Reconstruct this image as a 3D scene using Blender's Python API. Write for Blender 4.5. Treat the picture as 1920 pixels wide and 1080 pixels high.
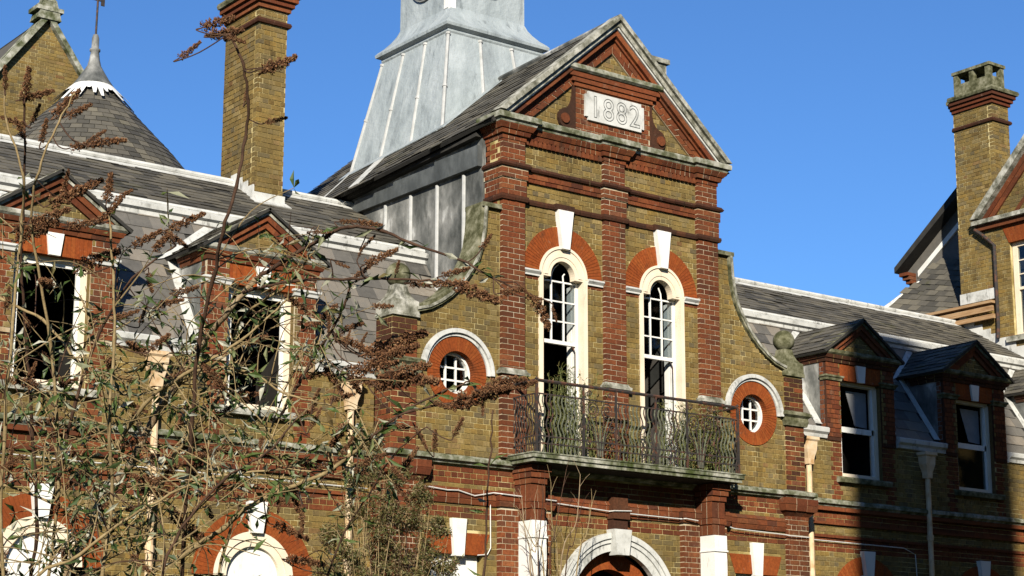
import bpy, math, random
from mathutils import Vector, Matrix
random.seed(7)
R = math.radians
sc = bpy.context.scene
for o in list(bpy.data.objects): bpy.data.objects.remove(o)
COL = sc.collection

# ------------------------------------------------------------------ camera
CAM = Vector((-19.35, -22.78, 1.6)); YAW, PIT, ROL, FPX, PSH = .6496, .2133, .0022, 3552.8, 52.8
FW = Vector((math.sin(YAW)*math.cos(PIT), math.cos(YAW)*math.cos(PIT), math.sin(PIT)))
RT = Vector((math.cos(YAW), -math.sin(YAW), 0)); UP = RT.cross(FW)
RT, UP = math.cos(ROL)*RT+math.sin(ROL)*UP, math.cos(ROL)*UP-math.sin(ROL)*RT
cd = bpy.data.cameras.new('camera'); co = bpy.data.objects.new('camera', cd); COL.objects.link(co)
m = Matrix((RT, UP, -FW)).transposed().to_4x4(); m.translation = CAM; co.matrix_world = m
cd.sensor_fit = 'HORIZONTAL'; cd.sensor_width = 36; cd.lens = FPX/1920*36; cd.shift_y = PSH/1920
cd.clip_start = .1; cd.clip_end = 3000
sc.camera = co
def ray(px, py): return (FW*FPX+RT*(px-960)-UP*(py-540-PSH)).normalized()
def at(px, py, dist):                 # the point that lies dist metres from the camera's plane along a sight line
    d = ray(px, py); return CAM+d*(dist/d.dot(FW))
def onX(px, py, x):
    d = ray(px, py); return CAM+d*((x-CAM.x)/d.x)
def onY(px, py, y):
    d = ray(px, py); return CAM+d*((y-CAM.y)/d.y)

# ------------------------------------------------------------------ light
SUNDIR = Vector((.86, 1, -.62)).normalized()       # the way the light travels
w = bpy.data.worlds.new('World'); sc.world = w; w.use_nodes = True
nt = w.node_tree; bg = nt.nodes['Background']
sk = nt.nodes.new('ShaderNodeTexSky'); sk.sky_type = 'NISHITA'; sk.sun_disc = False
sk.sun_elevation = math.asin(-SUNDIR.z); sk.sun_rotation = math.atan2(-SUNDIR.x, -SUNDIR.y)
sk.altitude = 100; sk.air_density = 1.0; sk.dust_density = 0; sk.ozone_density = 10
nt.links.new(sk.outputs[0], bg.inputs[0]); bg.inputs[1].default_value = .068
sd = bpy.data.lights.new('sun', 'SUN'); so = bpy.data.objects.new('sun', sd); COL.objects.link(so)
sd.energy = 5.0; sd.angle = R(.53); sd.color = (1, .93, .80)
so.rotation_euler = SUNDIR.to_track_quat('-Z', 'Y').to_euler()
vs = sc.view_settings; vs.view_transform = 'Standard'; vs.look = 'None'; vs.gamma = 1; vs.exposure = 1.10
try: vs.use_curve_mapping = False
except Exception: pass

# ------------------------------------------------------------------ materials
KEXP = {'white_paint': 0.655, 'weathered_white': 0.54, 'cream_paint': 0.655, 'whitewash': 0.655, 'rusty_cream': 0.601, 'stone': 0.519, 'mossy_stone': 0.519, 'lead': 0.537, 'lead_roll': 0.437, 'yellow_brick': 0.419, 'red_brick': 0.473, 'rubbed_brick': 0.555, 'pale_mortar': 0.519, 'mortar': 0.546, 'cable': 0.628}
CUR = [1.]
def newmat(name, rough=.85, spec=.3):
    CUR[0] = KEXP.get(name, .475)
    m = bpy.data.materials.new(name); m.use_nodes = True
    b = m.node_tree.nodes['Principled BSDF']
    b.inputs['Roughness'].default_value = rough
    b.inputs['Specular IOR Level'].default_value = spec
    return m, m.node_tree.nodes, m.node_tree.links, b
def lk(ln, a, b): ln.new(a, b)
def mixc(nd, ln, fac, a, b, mode='MIX'):
    x = nd.new('ShaderNodeMix'); x.data_type = 'RGBA'; x.blend_type = mode
    for i, v in ((0, fac), (6, a), (7, b)):
        if hasattr(v, 'links'): ln.new(v, x.inputs[i])
        else: x.inputs[i].default_value = v if i == 0 else (*[q*CUR[0] for q in v], 1)
    return x.outputs[2]
def noise(nd, ln, scale, detail=3, rough=.55, stretch=None, dist=0):
    g = nd.new('ShaderNodeNewGeometry'); v = g.outputs['Position']
    if stretch:
        mp = nd.new('ShaderNodeMapping'); mp.inputs['Scale'].default_value = stretch; ln.new(v, mp.inputs[0]); v = mp.outputs[0]
    n = nd.new('ShaderNodeTexNoise'); n.inputs['Scale'].default_value = scale; n.inputs['Detail'].default_value = detail
    n.inputs['Roughness'].default_value = rough; n.inputs['Distortion'].default_value = dist
    ln.new(v, n.inputs['Vector']); return n.outputs['Fac']
def ramp(nd, ln, src, stops):
    r = nd.new('ShaderNodeValToRGB'); e = r.color_ramp.elements
    while len(e) < len(stops): e.new(.5)
    for k, (p, c) in zip(e, stops):
        k.position = p; k.color = (*[q*CUR[0] for q in c], 1) if not isinstance(c, (int, float)) else (c, c, c, 1)
    ln.new(src, r.inputs[0]); return r.outputs[0]
def bump(nd, ln, b, src, strength=.4, dist=.01):
    x = nd.new('ShaderNodeBump'); x.inputs['Strength'].default_value = strength; x.inputs['Distance'].default_value = dist
    ln.new(src, x.inputs['Height']); ln.new(x.outputs[0], b.inputs['Normal'])
def rnd(nd, ln):                        # one random number per piece
    a = nd.new('ShaderNodeAttribute'); a.attribute_name = 'rnd'
    oi = nd.new('ShaderNodeObjectInfo')
    s = nd.new('ShaderNodeMath'); s.operation = 'ADD'; ln.new(a.outputs['Fac'], s.inputs[0]); ln.new(oi.outputs['Random'], s.inputs[1])
    f = nd.new('ShaderNodeMath'); f.operation = 'FRACT'; ln.new(s.outputs[0], f.inputs[0]); return f.outputs[0]
MATS = {}
def brickmat(name, stops, stain, fine=.35):
    m, nd, ln, b = newmat(name, .92, .15)
    c = ramp(nd, ln, rnd(nd, ln), stops)
    n1 = ramp(nd, ln, noise(nd, ln, 26, 4, .65), [(.3, .62), (.7, 1.18)])
    c = mixc(nd, ln, 1.0, c, n1, 'MULTIPLY')
    n2 = ramp(nd, ln, noise(nd, ln, 1.3, 5, .62), [(.50, 0.), (.72, .62)])
    c = mixc(nd, ln, n2, c, stain)
    n3 = ramp(nd, ln, noise(nd, ln, 2.6, 4, .7, (1, 1, .35)), [(.57, 0.), (.72, .68)])
    c = mixc(nd, ln, n3, c, (.040, .032, .020))
    n4 = ramp(nd, ln, noise(nd, ln, .55, 6, .7), [(.40, 0.), (.66, .55)])
    c = mixc(nd, ln, n4, c, tuple(q*.5 for q in stain))
    n5 = ramp(nd, ln, noise(nd, ln, 6, 5, .75), [(.62, 0.), (.78, .30)])
    c = mixc(nd, ln, n5, c, (.62, .55, .40))
    lk(ln, c, b.inputs['Base Color']); bump(nd, ln, b, noise(nd, ln, 90, 3), fine, .006)
    MATS[name] = m
brickmat('yellow_brick', [(0, (.235, .146, .044)), (.18, (.39, .262, .082)), (.38, (.455, .308, .092)), (.55, (.31, .228, .100)), (.72, (.44, .276, .070)), (.86, (.22, .170, .094)), (.95, (.55, .40, .16)), (1, (.29, .145, .055))], (.20, .155, .065))
brickmat('red_brick', [(0, (.17, .042, .017)), (.2, (.27, .074, .027)), (.45, (.335, .097, .033)), (.65, (.21, .054, .022)), (.82, (.37, .125, .045)), (.93, (.12, .036, .020)), (1, (.28, .108, .052))], (.14, .055, .024))
brickmat('rubbed_brick', [(0, (.31, .066, .014)), (.3, (.37, .086, .017)), (.6, (.34, .074, .014)), (1, (.40, .105, .022))], (.28, .07, .018), .15)
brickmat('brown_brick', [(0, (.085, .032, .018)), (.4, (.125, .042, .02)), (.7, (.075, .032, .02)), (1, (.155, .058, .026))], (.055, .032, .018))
def simple(name, stops, scale=3, detail=5, rough=.85, spec=.3, bstr=.3, bscale=40, stretch=None, bdist=.006, usernd=False, streak=None):
    m, nd, ln, b = newmat(name, rough, spec)
    src = noise(nd, ln, scale, detail, .62, stretch)
    if usernd:
        a = nd.new('ShaderNodeMath'); a.operation = 'MULTIPLY_ADD'; ln.new(rnd(nd, ln), a.inputs[0]); a.inputs[1].default_value = .72
        s2 = nd.new('ShaderNodeMath'); s2.operation = 'MULTIPLY_ADD'; ln.new(src, s2.inputs[0]); s2.inputs[1].default_value = .5; s2.inputs[2].default_value = -.10
        ln.new(s2.outputs[0], a.inputs[2]); src = a.outputs[0]
    c = ramp(nd, ln, src, stops)
    if streak:
        n3 = ramp(nd, ln, noise(nd, ln, streak[1], 5, .7, streak[2]), [(streak[3], 0.), (streak[3]+.13, streak[4])])
        c = mixc(nd, ln, n3, c, streak[0])
    lk(ln, c, b.inputs['Base Color'])
    if bstr: bump(nd, ln, b, noise(nd, ln, bscale, 4), bstr, bdist)
    MATS[name] = m; return m
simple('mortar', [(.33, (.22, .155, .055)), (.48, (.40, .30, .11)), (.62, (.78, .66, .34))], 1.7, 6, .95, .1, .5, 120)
simple('pale_mortar', [(.30, (.22, .09, .045)), (.46, (.50, .37, .22)), (.62, (.74, .65, .47))], 2.2, 6, .95, .1, .5, 120)
simple('stone', [(.30, (.085, .085, .055)), (.42, (.21, .205, .155)), (.53, (.43, .42, .35)), (.66, (.66, .64, .56))], 5.5, 8, .92, .15, .7, 45, streak=((.035, .036, .022), 4, (1, 1, .4), .54, .8))
simple('mossy_stone', [(.30, (.055, .062, .030)), (.43, (.17, .175, .105)), (.54, (.36, .36, .28)), (.68, (.62, .60, .52))], 5, 8, .95, .1, .8, 40, streak=((.055, .075, .016), 1.7, (1, 1, .7), .50, .9))
simple('white_paint', [(.25, (.68, .67, .62)), (.5, (.82, .81, .76)), (.8, (.86, .85, .80))], 3, 5, .6, .35, .2, 40, streak=((.30, .27, .21), 8, (1, 1, .25), .60, .6))
simple('weathered_white', [(.28, (.36, .36, .33)), (.45, (.66, .66, .62)), (.7, (.80, .80, .76))], 4, 6, .7, .3, .3, 40, streak=((.085, .085, .07), 7, (1, 1, .35), .56, .75))
simple('cream_paint', [(.25, (.70, .58, .42)), (.5, (.82, .70, .53)), (.8, (.85, .75, .60))], 2, 5, .6, .35, .15, 40, streak=((.34, .25, .15), 8, (1, 1, .22), .61, .6))
simple('rusty_cream', [(.3, (.55, .33, .15)), (.45, (.72, .52, .31)), (.7, (.80, .64, .45))], 6, 5, .7, .3, .2, 40, streak=((.34, .13, .04), 7, (1, 1, .3), .58, .7))
simple('lead', [(.25, (.25, .28, .29)), (.45, (.40, .45, .46)), (.75, (.56, .61, .62))], 2.2, 7, .5, .45, .8, 3.5, (1, 1, .5), .05, streak=((.13, .15, .155), 3.4, (1.6, 1.6, .28), .57, .65))
simple('lead_roll', [(.3, (.50, .51, .49)), (.6, (.68, .68, .66))], 6, 5, .5, .45, .2, 40)
simple('dull_lead', [(.36, (.07, .075, .07)), (.46, (.17, .175, .165)), (.55, (.33, .33, .31)), (.64, (.75, .75, .72))], 1.5, 7, .7, .3, .35, 8, (1, 1, .6), .02, streak=((.05, .055, .05), 4, (1.6, 1.6, .3), .57, .7))
simple('slate', [(.08, (.090, .085, .076)), (.35, (.170, .158, .138)), (.62, (.230, .210, .180)), (.85, (.30, .258, .205)), (.98, (.38, .35, .30))], 9, 5, .6, .4, .3, 30, usernd=True, streak=((.05, .055, .025), 1.6, None, .66, .45))
simple('weathered_slate', [(.12, (.060, .056, .046)), (.4, (.105, .096, .076)), (.65, (.15, .135, .105)), (.9, (.20, .178, .13))], 7, 5, .75, .3, .35, 30, usernd=True, streak=((.085, .085, .02), 1.1, None, .60, .6))
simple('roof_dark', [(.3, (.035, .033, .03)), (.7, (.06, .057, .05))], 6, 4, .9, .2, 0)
simple('iron', [(.3, (.022, .02, .02)), (.5, (.045, .035, .03)), (.62, (.13, .05, .025)), (.8, (.17, .075, .04))], 9, 5, .75, .35, .4, 80)
simple('green_iron', [(.3, (.05, .055, .04)), (.5, (.14, .15, .10)), (.7, (.24, .25, .17))], 9, 5, .8, .3, .4, 80)
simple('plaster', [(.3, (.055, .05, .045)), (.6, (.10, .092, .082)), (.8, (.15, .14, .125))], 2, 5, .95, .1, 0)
simple('dark_plaster', [(.3, (.02, .018, .016)), (.7, (.04, .036, .032))], 2, 5, .95, .1, 0)  # near-black plaster for some of the room insides
simple('timber', [(.3, (.34, .18, .08)), (.5, (.52, .32, .16)), (.75, (.62, .44, .26))], 8, 5, .8, .2, .3, 60, (.3, .3, 4))
simple('bark', [(.3, (.23, .15, .085)), (.5, (.40, .29, .175)), (.75, (.52, .41, .27))], 25, 5, .9, .15, .5, 120, (1, 1, .25))
simple('dark_twig', [(.3, (.055, .028, .018)), (.6, (.11, .058, .033)), (.8, (.17, .10, .06))], 30, 4, .85, .2, .3, 120)
simple('pale_twig', [(.3, (.26, .185, .085)), (.6, (.42, .31, .155)), (.8, (.54, .43, .25))], 30, 4, .85, .2, .3, 120)
simple('green_stem', [(.3, (.10, .12, .03)), (.6, (.22, .24, .08)), (.8, (.34, .33, .14))], 20, 4, .8, .2, 0)
simple('dark_lead', [(.3, (.05, .056, .056)), (.5, (.10, .11, .11)), (.7, (.19, .205, .205))], 2.5, 6, .6, .4, .4, 6, (1, 1, .5), .02)
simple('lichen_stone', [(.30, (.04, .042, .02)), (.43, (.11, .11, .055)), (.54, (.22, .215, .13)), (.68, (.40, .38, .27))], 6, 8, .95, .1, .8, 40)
simple('cable', [(.3, (.60, .59, .55)), (.7, (.75, .74, .70))], 9, 3, .5, .4, 0)
simple('grass', [(.3, (.035, .06, .015)), (.5, (.06, .085, .022)), (.75, (.11, .11, .04))], .8, 6, .95, .1, .5, 20)
def leafmat(name, stops, trans=.35, rough=.55):
    m, nd, ln, b = newmat(name, rough, .35)
    c = ramp(nd, ln, rnd(nd, ln), stops)
    lk(ln, c, b.inputs['Base Color'])
    t = nd.new('ShaderNodeBsdfTranslucent'); ln.new(c, t.inputs[0])
    mx = nd.new('ShaderNodeMixShader'); mx.inputs[0].default_value = trans
    ln.new(b.outputs[0], mx.inputs[1]); ln.new(t.outputs[0], mx.inputs[2])
    ln.new(mx.outputs[0], nd['Material Output'].inputs[0]); MATS[name] = m
leafmat('buddleia_leaf', [(0, (.045, .075, .016)), (.25, (.08, .14, .028)), (.45, (.14, .20, .045)), (.6, (.24, .26, .10)), (.74, (.42, .43, .28)), (.88, (.72, .70, .57)), (.95, (.10, .16, .03)), (1, (.28, .19, .08))], .25)
leafmat('seed_head', [(0, (.075, .028, .010)), (.3, (.15, .060, .022)), (.6, (.245, .105, .040)), (.85, (.34, .165, .070)), (1, (.42, .24, .115))], .12, .9)
leafmat('ivy_leaf', [(0, (.075, .080, .020)), (.3, (.15, .155, .035)), (.55, (.24, .22, .07)), (.72, (.32, .22, .09)), (.86, (.20, .095, .04)), (1, (.42, .40, .20))], .3)
leafmat('balcony_leaf', [(0, (.07, .09, .015)), (.4, (.17, .19, .04)), (.7, (.28, .28, .08)), (1, (.34, .24, .10))], .3)
g, nd, ln, b = newmat('window_glass', .06, .6)
b.inputs['Base Color'].default_value = (.015, .018, .022, 1)
tr = nd.new('ShaderNodeBsdfTransparent'); mx = nd.new('ShaderNodeMixShader')
gl = nd.new('ShaderNodeBsdfGlossy'); gl.inputs['Roughness'].default_value = .03
tr.inputs[0].default_value = (.72, .76, .78, 1)
mx.inputs[0].default_value = .06; ln.new(tr.outputs[0], mx.inputs[1]); ln.new(gl.outputs[0], mx.inputs[2]); ln.new(mx.outputs[0], nd['Material Output'].inputs[0])
MATS['window_glass'] = g
simple('whitewash', [(.3, (.62, .61, .57)), (.6, (.80, .79, .75))], 4, 5, .8, .2, 0)
simple('curtain', [(.3, (.35, .35, .36)), (.7, (.5, .5, .5))], 3, 3, .9, .1, 0)

# ------------------------------------------------------------------ mesh helpers
class MB:
    def __init__(s): s.v = []; s.f = []; s.m = []; s.r = []
    def add(s, vs, fs, m=0, r=None):
        n = len(s.v); s.v += [tuple(v) for v in vs]
        if r is None: r = random.random()
        for f in fs: s.f.append([i+n for i in f]); s.m.append(m); s.r.append(r)
        return s
    def box(s, x0, x1, y0, y1, z0, z1, m=0, r=None):
        return s.add([(x0,y0,z0),(x1,y0,z0),(x1,y1,z0),(x0,y1,z0),(x0,y0,z1),(x1,y0,z1),(x1,y1,z1),(x0,y1,z1)],
              [(0,3,2,1),(4,5,6,7),(0,1,5,4),(1,2,6,5),(2,3,7,6),(3,0,4,7)], m, r)
    def prism(s, poly, y0, y1, m=0, r=None):       # outline in x and z, drawn out along y
        n = len(poly)
        a = sum(poly[i][0]*poly[(i+1)%n][1]-poly[(i+1)%n][0]*poly[i][1] for i in range(n))
        if a < 0: poly = poly[::-1]
        return s.add([(x,y0,z) for x,z in poly]+[(x,y1,z) for x,z in poly],
              [tuple(range(n)), tuple(range(2*n-1, n-1, -1))]+[(i,i+n,(i+1)%n+n,(i+1)%n) for i in range(n)], m, r)
    def prismx(s, poly, x0, x1, m=0, r=None):      # outline in y and z, drawn out along x
        n = len(poly)
        a = sum(poly[i][0]*poly[(i+1)%n][1]-poly[(i+1)%n][0]*poly[i][1] for i in range(n))
        if a > 0: poly = poly[::-1]
        return s.add([(x0,y,z) for y,z in poly]+[(x1,y,z) for y,z in poly],
              [tuple(range(n)), tuple(range(2*n-1, n-1, -1))]+[(i,i+n,(i+1)%n+n,(i+1)%n) for i in range(n)], m, r)
    def quadslab(s, a, b, c, d, t, m=0, r=None):   # four corners, thickness t under them
        a, b, c, d = map(Vector, (a, b, c, d)); n = (b-a).cross(d-a).normalized()*t
        return s.add([a-n, b-n, c-n, d-n, a, b, c, d], [(0,3,2,1),(4,5,6,7),(0,1,5,4),(1,2,6,5),(2,3,7,6),(3,0,4,7)], m, r)
    def tube(s, pts, rad, n=6, m=0, r=None, cap=True):
        pts = [Vector(p) for p in pts]; L = len(pts)
        if isinstance(rad, (int, float)): rad = [rad]*L
        t0 = (pts[1]-pts[0]).normalized(); ref = Vector((0,0,1)) if abs(t0.z) < .9 else Vector((1,0,0))
        u = t0.cross(ref).normalized(); vs = []
        for i, p in enumerate(pts):
            t = (pts[min(i+1,L-1)]-pts[max(i-1,0)]).normalized()
            u = (u-t*u.dot(t)).normalized(); v = t.cross(u)
            for k in range(n):
                a = 2*math.pi*k/n; vs.append(p+(u*math.cos(a)+v*math.sin(a))*rad[i])
        fs = [(i*n+k, i*n+(k+1)%n, (i+1)*n+(k+1)%n, (i+1)*n+k) for i in range(L-1) for k in range(n)]
        if cap: fs += [tuple(range(n-1,-1,-1)), tuple((L-1)*n+k for k in range(n))]
        return s.add(vs, fs, m, r)
    def lathe(s, c, prof, n=24, m=0, r=None):      # prof: (radius, z) upward
        vs = [(c[0]+q*math.cos(2*math.pi*k/n), c[1]+q*math.sin(2*math.pi*k/n), c[2]+z) for q, z in prof for k in range(n)]
        fs = [(i*n+k, i*n+(k+1)%n, (i+1)*n+(k+1)%n, (i+1)*n+k) for i in range(len(prof)-1) for k in range(n)]
        fs += [tuple(range(n-1,-1,-1)), tuple((len(prof)-1)*n+k for k in range(n))]
        return s.add(vs, fs, m, r)
    def frusta(s, cx, cy, rings, m=0, r=None):     # square rings (half size x, half size y, z)
        vs = []; fs = []
        for hx, hy, z in rings: vs += [(cx-hx,cy-hy,z),(cx+hx,cy-hy,z),(cx+hx,cy+hy,z),(cx-hx,cy+hy,z)]
        for i in range(len(rings)-1):
            for k in range(4): fs.append((i*4+k, i*4+(k+1)%4, i*4+4+(k+1)%4, i*4+4+k))
        k = len(rings)*4-4; fs += [(3,2,1,0), (k,k+1,k+2,k+3)]
        return s.add(vs, fs, m, r)
    def moulding(s, path, prof, m=0, r=None, piece=None, gap=.010, core=None):      # closed section (out, z) carried along a plan path, outside on the right
        P = [Vector(p) for p in path]; n = len(P); k = len(prof); vs = []
        nr = [Vector(((P[i+1]-P[i]).y, -(P[i+1]-P[i]).x)).normalized() for i in range(n-1)]
        for i in range(n):
            a = nr[max(i-1,0)]; b2 = nr[min(i,n-2)]; mt = (a+b2)/(1+a.dot(b2))
            for d, z in prof: q = P[i]+mt*d; vs.append((q.x, q.y, z))
        if piece:
            for i in range(n-1):
                A = [Vector(v) for v in vs[i*k:i*k+k]]; Z = [Vector(v) for v in vs[i*k+k:i*k+2*k]]; Ln = (P[i+1]-P[i]).length; c = max(1, round(Ln/piece))
                for q in range(c):
                    f0 = q/c+(gap/2/Ln if q else 0); f1 = (q+1)/c-(gap/2/Ln if q < c-1 else 0); jj = Vector((0, 0, random.uniform(-.003, .003)))
                    s.add([a.lerp(z, f0)+jj for a, z in zip(A, Z)]+[a.lerp(z, f1)+jj for a, z in zip(A, Z)], [(j, k+j, k+(j+1)%k, (j+1)%k) for j in range(k)]+[tuple(range(k-1,-1,-1)), tuple(k+j for j in range(k))], m)
            if core is not None:      # mortar just behind the brick faces
                zs = [z for d, z in prof]; z0, z1 = min(zs), max(zs)
                s.moulding(path, [(d-.007 if d > -.06 else d, min(max(z, z0+.002), z1-.002)) for d, z in prof], core)
            return s
        fs = [(i*k+j, (i+1)*k+j, (i+1)*k+(j+1)%k, i*k+(j+1)%k) for i in range(n-1) for j in range(k)]
        fs += [tuple(range(k-1,-1,-1)), tuple((n-1)*k+j for j in range(k))]
        return s.add(vs, fs, m, r)
    def voussoirs(s, cx, cz, r0, r1, a0, a1, n, y0, y1, gap=.004, m=0, seg=1):
        for i in range(n):
            b0 = a0+(a1-a0)*i/n; b1 = a0+(a1-a0)*(i+1)/n; g0 = gap/r0/2; g1 = gap/r1/2
            b0, b1 = min(b0,b1), max(b0,b1)
            ang = [b0+(b1-b0)*j/seg for j in range(seg+1)]
            inn = [(cx+r0*math.cos(a), cz+r0*math.sin(a)) for a in [ang[0]+g0]+ang[1:-1]+[ang[-1]-g0]]
            out = [(cx+r1*math.cos(a), cz+r1*math.sin(a)) for a in [ang[0]+g1]+ang[1:-1]+[ang[-1]-g1]]
            s.prism(inn+out[::-1], y0, y1, m)
        return s
    def build(s, name, mats, parent=None, smooth=False, kind=None, label=None):
        me = bpy.data.meshes.new(name); me.from_pydata(s.v, [], s.f)
        if isinstance(mats, str): mats = [mats]
        for q in mats: me.materials.append(MATS[q])
        me.polygons.foreach_set('material_index', s.m)
        if smooth: me.polygons.foreach_set('use_smooth', [True]*len(s.f))
        a = me.attributes.new('rnd', 'FLOAT', 'FACE'); a.data.foreach_set('value', s.r)
        me.update(); o = bpy.data.objects.new(name, me); COL.objects.link(o)
        if parent: o.parent = parent
        if kind: o['kind'] = kind
        if label: o['label'] = label
        return o
def empty(name, loc=(0,0,0), label=None, cat=None, group=None):
    o = bpy.data.objects.new(name, None); COL.objects.link(o); o.location = loc
    if label: o['label'] = label
    if cat: o['category'] = cat
    if group: o['group'] = group
    return o
def part(name, fill, mats, parent, **k):
    b = MB(); fill(b); return b.build(name, mats, parent, **k)
def arc(cx, cz, r, a0, a1, n): return [(cx+r*math.cos(a0+(a1-a0)*i/n), cz+r*math.sin(a0+(a1-a0)*i/n)) for i in range(n+1)]
PI = math.pi
# ------------------------------------------------------------------ brickwork
BH, BL, BJ, BZ = .085, .235, .0125, 5.55
def lay(lst, u0, u1, z0, z1, f, depth, m=0, inside=None, axis='x', bond='e', flip=0):
    k = math.floor((z0-BZ)/BH)
    while BZ+k*BH < z1:
        za = max(BZ+k*BH, z0)+BJ/2; zc = min(BZ+(k+1)*BH, z1)-BJ/2; k += 1
        if zc-za < .022: continue
        odd = (k+flip) % 2
        if bond == 'p':
            W = u1-u0; cuts = [u0, u0+W/2, u1] if odd else [u0, u0+W/4, u0+3*W/4, u1]
        else:
            p = BL/2 if odd else BL; i = math.floor(u0/p)-1; cuts = []
            ph = 0 if odd else BL/4
            while i*p+ph < u1+p: cuts.append(i*p+ph); i += 1
        zm = (za+zc)/2
        for a, b in zip(cuts, cuts[1:]):
            a = max(a, u0); b = min(b, u1)
            if b-a < .03: continue
            a += BJ/2; b -= BJ/2; runs = [(a, b)]
            if inside:
                n = max(3, int((b-a)/.02)); runs = []; st = None
                for i in range(n+1):
                    u = a+(b-a)*i/n
                    if inside(u, zm):
                        if st is None: st = u
                    elif st is not None: runs.append((st, u)); st = None
                if st is not None: runs.append((st, b))
            for a2, b2 in runs:
                if b2-a2 < .025: continue
                mm = m((a2+b2)/2, zm) if callable(m) else m
                j = random.uniform(-.003, .002)
                lst.append((a2, b2, f+j, f+depth, za, zc, mm) if axis == 'x' else (f+j, f+depth, a2, b2, za, zc, mm))
def backing(mb, u0, u1, z0, z1, f, thick, inside=None, axis='x', m=0, dz=.03):
    def put(a, b, p, q):
        if axis == 'x': mb.box(a, b, f, f+thick, p, q, m, .5)
        else: mb.box(f, f+thick, a, b, p, q, m, .5)
    if not inside: put(u0, u1, z0, z1); return
    prev = None; zs = z0; z = z0; n = int((u1-u0)/.02)
    while z < z1-1e-6:
        zn = min(z+dz, z1); zm = (z+zn)/2; runs = []; st = None
        for i in range(n+1):
            u = u0+(u1-u0)*i/n
            if inside(u, zm):
                if st is None: st = u
            elif st is not None: runs.append((st, u)); st = None
        if st is not None: runs.append((st, u1))
        if runs != prev:
            if prev:
                for a, b in prev: put(a, b, zs, z)
            prev = runs; zs = z
        z = zn
    if prev:
        for a, b in prev: put(a, b, zs, z1)
WALLS = []      # (part object, bricks, may be picked out one by one)
BM = ['yellow_brick', 'red_brick', 'brown_brick', 'rubbed_brick']
def wallpart(name, parent, mort, bricks, mats='mortar', pick=False):
    o = mort.build(name, mats, parent); WALLS.append((o, bricks, pick)); return o

# ------------------------------------------------------------------ the main building
B = empty('brick_building', (0, 0, 0), 'derelict yellow and red brick building with an 1882 gable, iron balcony and mansard roofs', 'building')
PX = (-2.065, 0, 2.065); PW = .225; PF = -.07
def bay(hw=PW, f=PF, back=.38):
    p = [(-2.065-hw, back)]
    for c in PX: p += [(c-hw, f), (c+hw, f), (c+hw, 0), (0, 0)]
    q = [(-2.065-hw, back), (-2.065-hw, f), (-2.065+hw, f), (-2.065+hw, 0), (-hw, 0), (-hw, f), (hw, f), (hw, 0), (2.065-hw, 0), (2.065-hw, f), (2.065+hw, f), (2.065+hw, back)]
    return q
WX, SPR = 1.04, 8.57
def in_bay(x, z):
    for s in (-1, 1):
        dx = abs(x-s*WX)
        if z < SPR and dx < .46: return False
        if z >= SPR and math.hypot(dx, z-SPR) < .79: return False
        if 9.3 < z < 9.63 and dx < .10: return False
    return True
# wall of the bay
mb = MB(); backing(mb, -2.29, 2.29, 5.4, 10.9, .008, .25, in_bay)
bk = []
colr = lambda x, z: 1 if (8.40 < z < 8.49) else 0
lay(bk, -2.29, 2.29, 5.55, 9.63, 0, .03, colr, in_bay)
lay(bk, -2.29, 2.29, 9.71, 9.985, 0, .03, 0)
lay(bk, -2.29, 2.29, 10.25, 10.62, 0, .03, 0)
lay(bk, -1.84, 1.84, 9.985, 10.17, -.04, .06, 1)
wall_c = wallpart('bay_wall', B, mb, bk, pick=True)
part('wall_return', lambda b: b.box(-2.283, -2.1, 0, .38, 5.4, 10.9), 'pale_mortar', B)
# pilasters
for i, c in enumerate(PX):
    mb = MB(); bk = []
    for hw, f, z0, z1 in ((.24, -.09, 5.58, 6.86), (PW, PF, 6.95, 9.63), (.245, -.085, 9.71, 9.985), (.265, -.105, 9.985, 10.17), (PW, PF, 10.25, 10.62)):
        mb.box(c-hw+.007, c+hw-.007, f+.007, .012, z0, z1)
        lay(bk, c-hw, c+hw, z0, z1, f, -f-.002 if i else -f-.002, 1, bond='p')
        if i == 0:
            mb.box(c-hw+.007, c, 0, .38, max(z0, 9.5), z1) if z1 > 9.6 else None
            if z1 > 9.6: lay(bk, 0, .38, max(z0, 9.55), z1, c-hw, .03, 1, axis='y')
    wallpart('pilaster', B, mb, bk, 'pale_mortar', pick=True)
    part('pilaster_base', lambda b: b.moulding([(c-PW, .0), (c-PW, PF), (c+PW, PF), (c+PW, .0)], [(-.03, 6.86), (.055, 6.86), (.06, 6.90), (.03, 6.92), (.012, 6.96), (-.03, 6.96)]), 'stone', B)
part('string_moulding', lambda b: b.moulding(bay(PW), [(-.02, 9.63), (.03, 9.63), (.045, 9.67), (.04, 9.71), (-.02, 9.71)], piece=.235, gap=.006), 'brown_brick', B)
part('string_moulding', lambda b: b.moulding(bay(.245, -.085), [(-.02, 10.17), (.045, 10.17), (.065, 10.20), (.03, 10.25), (-.02, 10.25)], piece=.235), 'brown_brick', B)
for s in (-1, 1):        # little caps over the keystones
    part('keystone_cap', lambda b: b.box(s*WX-.19, s*WX+.19, -.08, .01, 9.63, 9.725), 'brown_brick', B)
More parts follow.
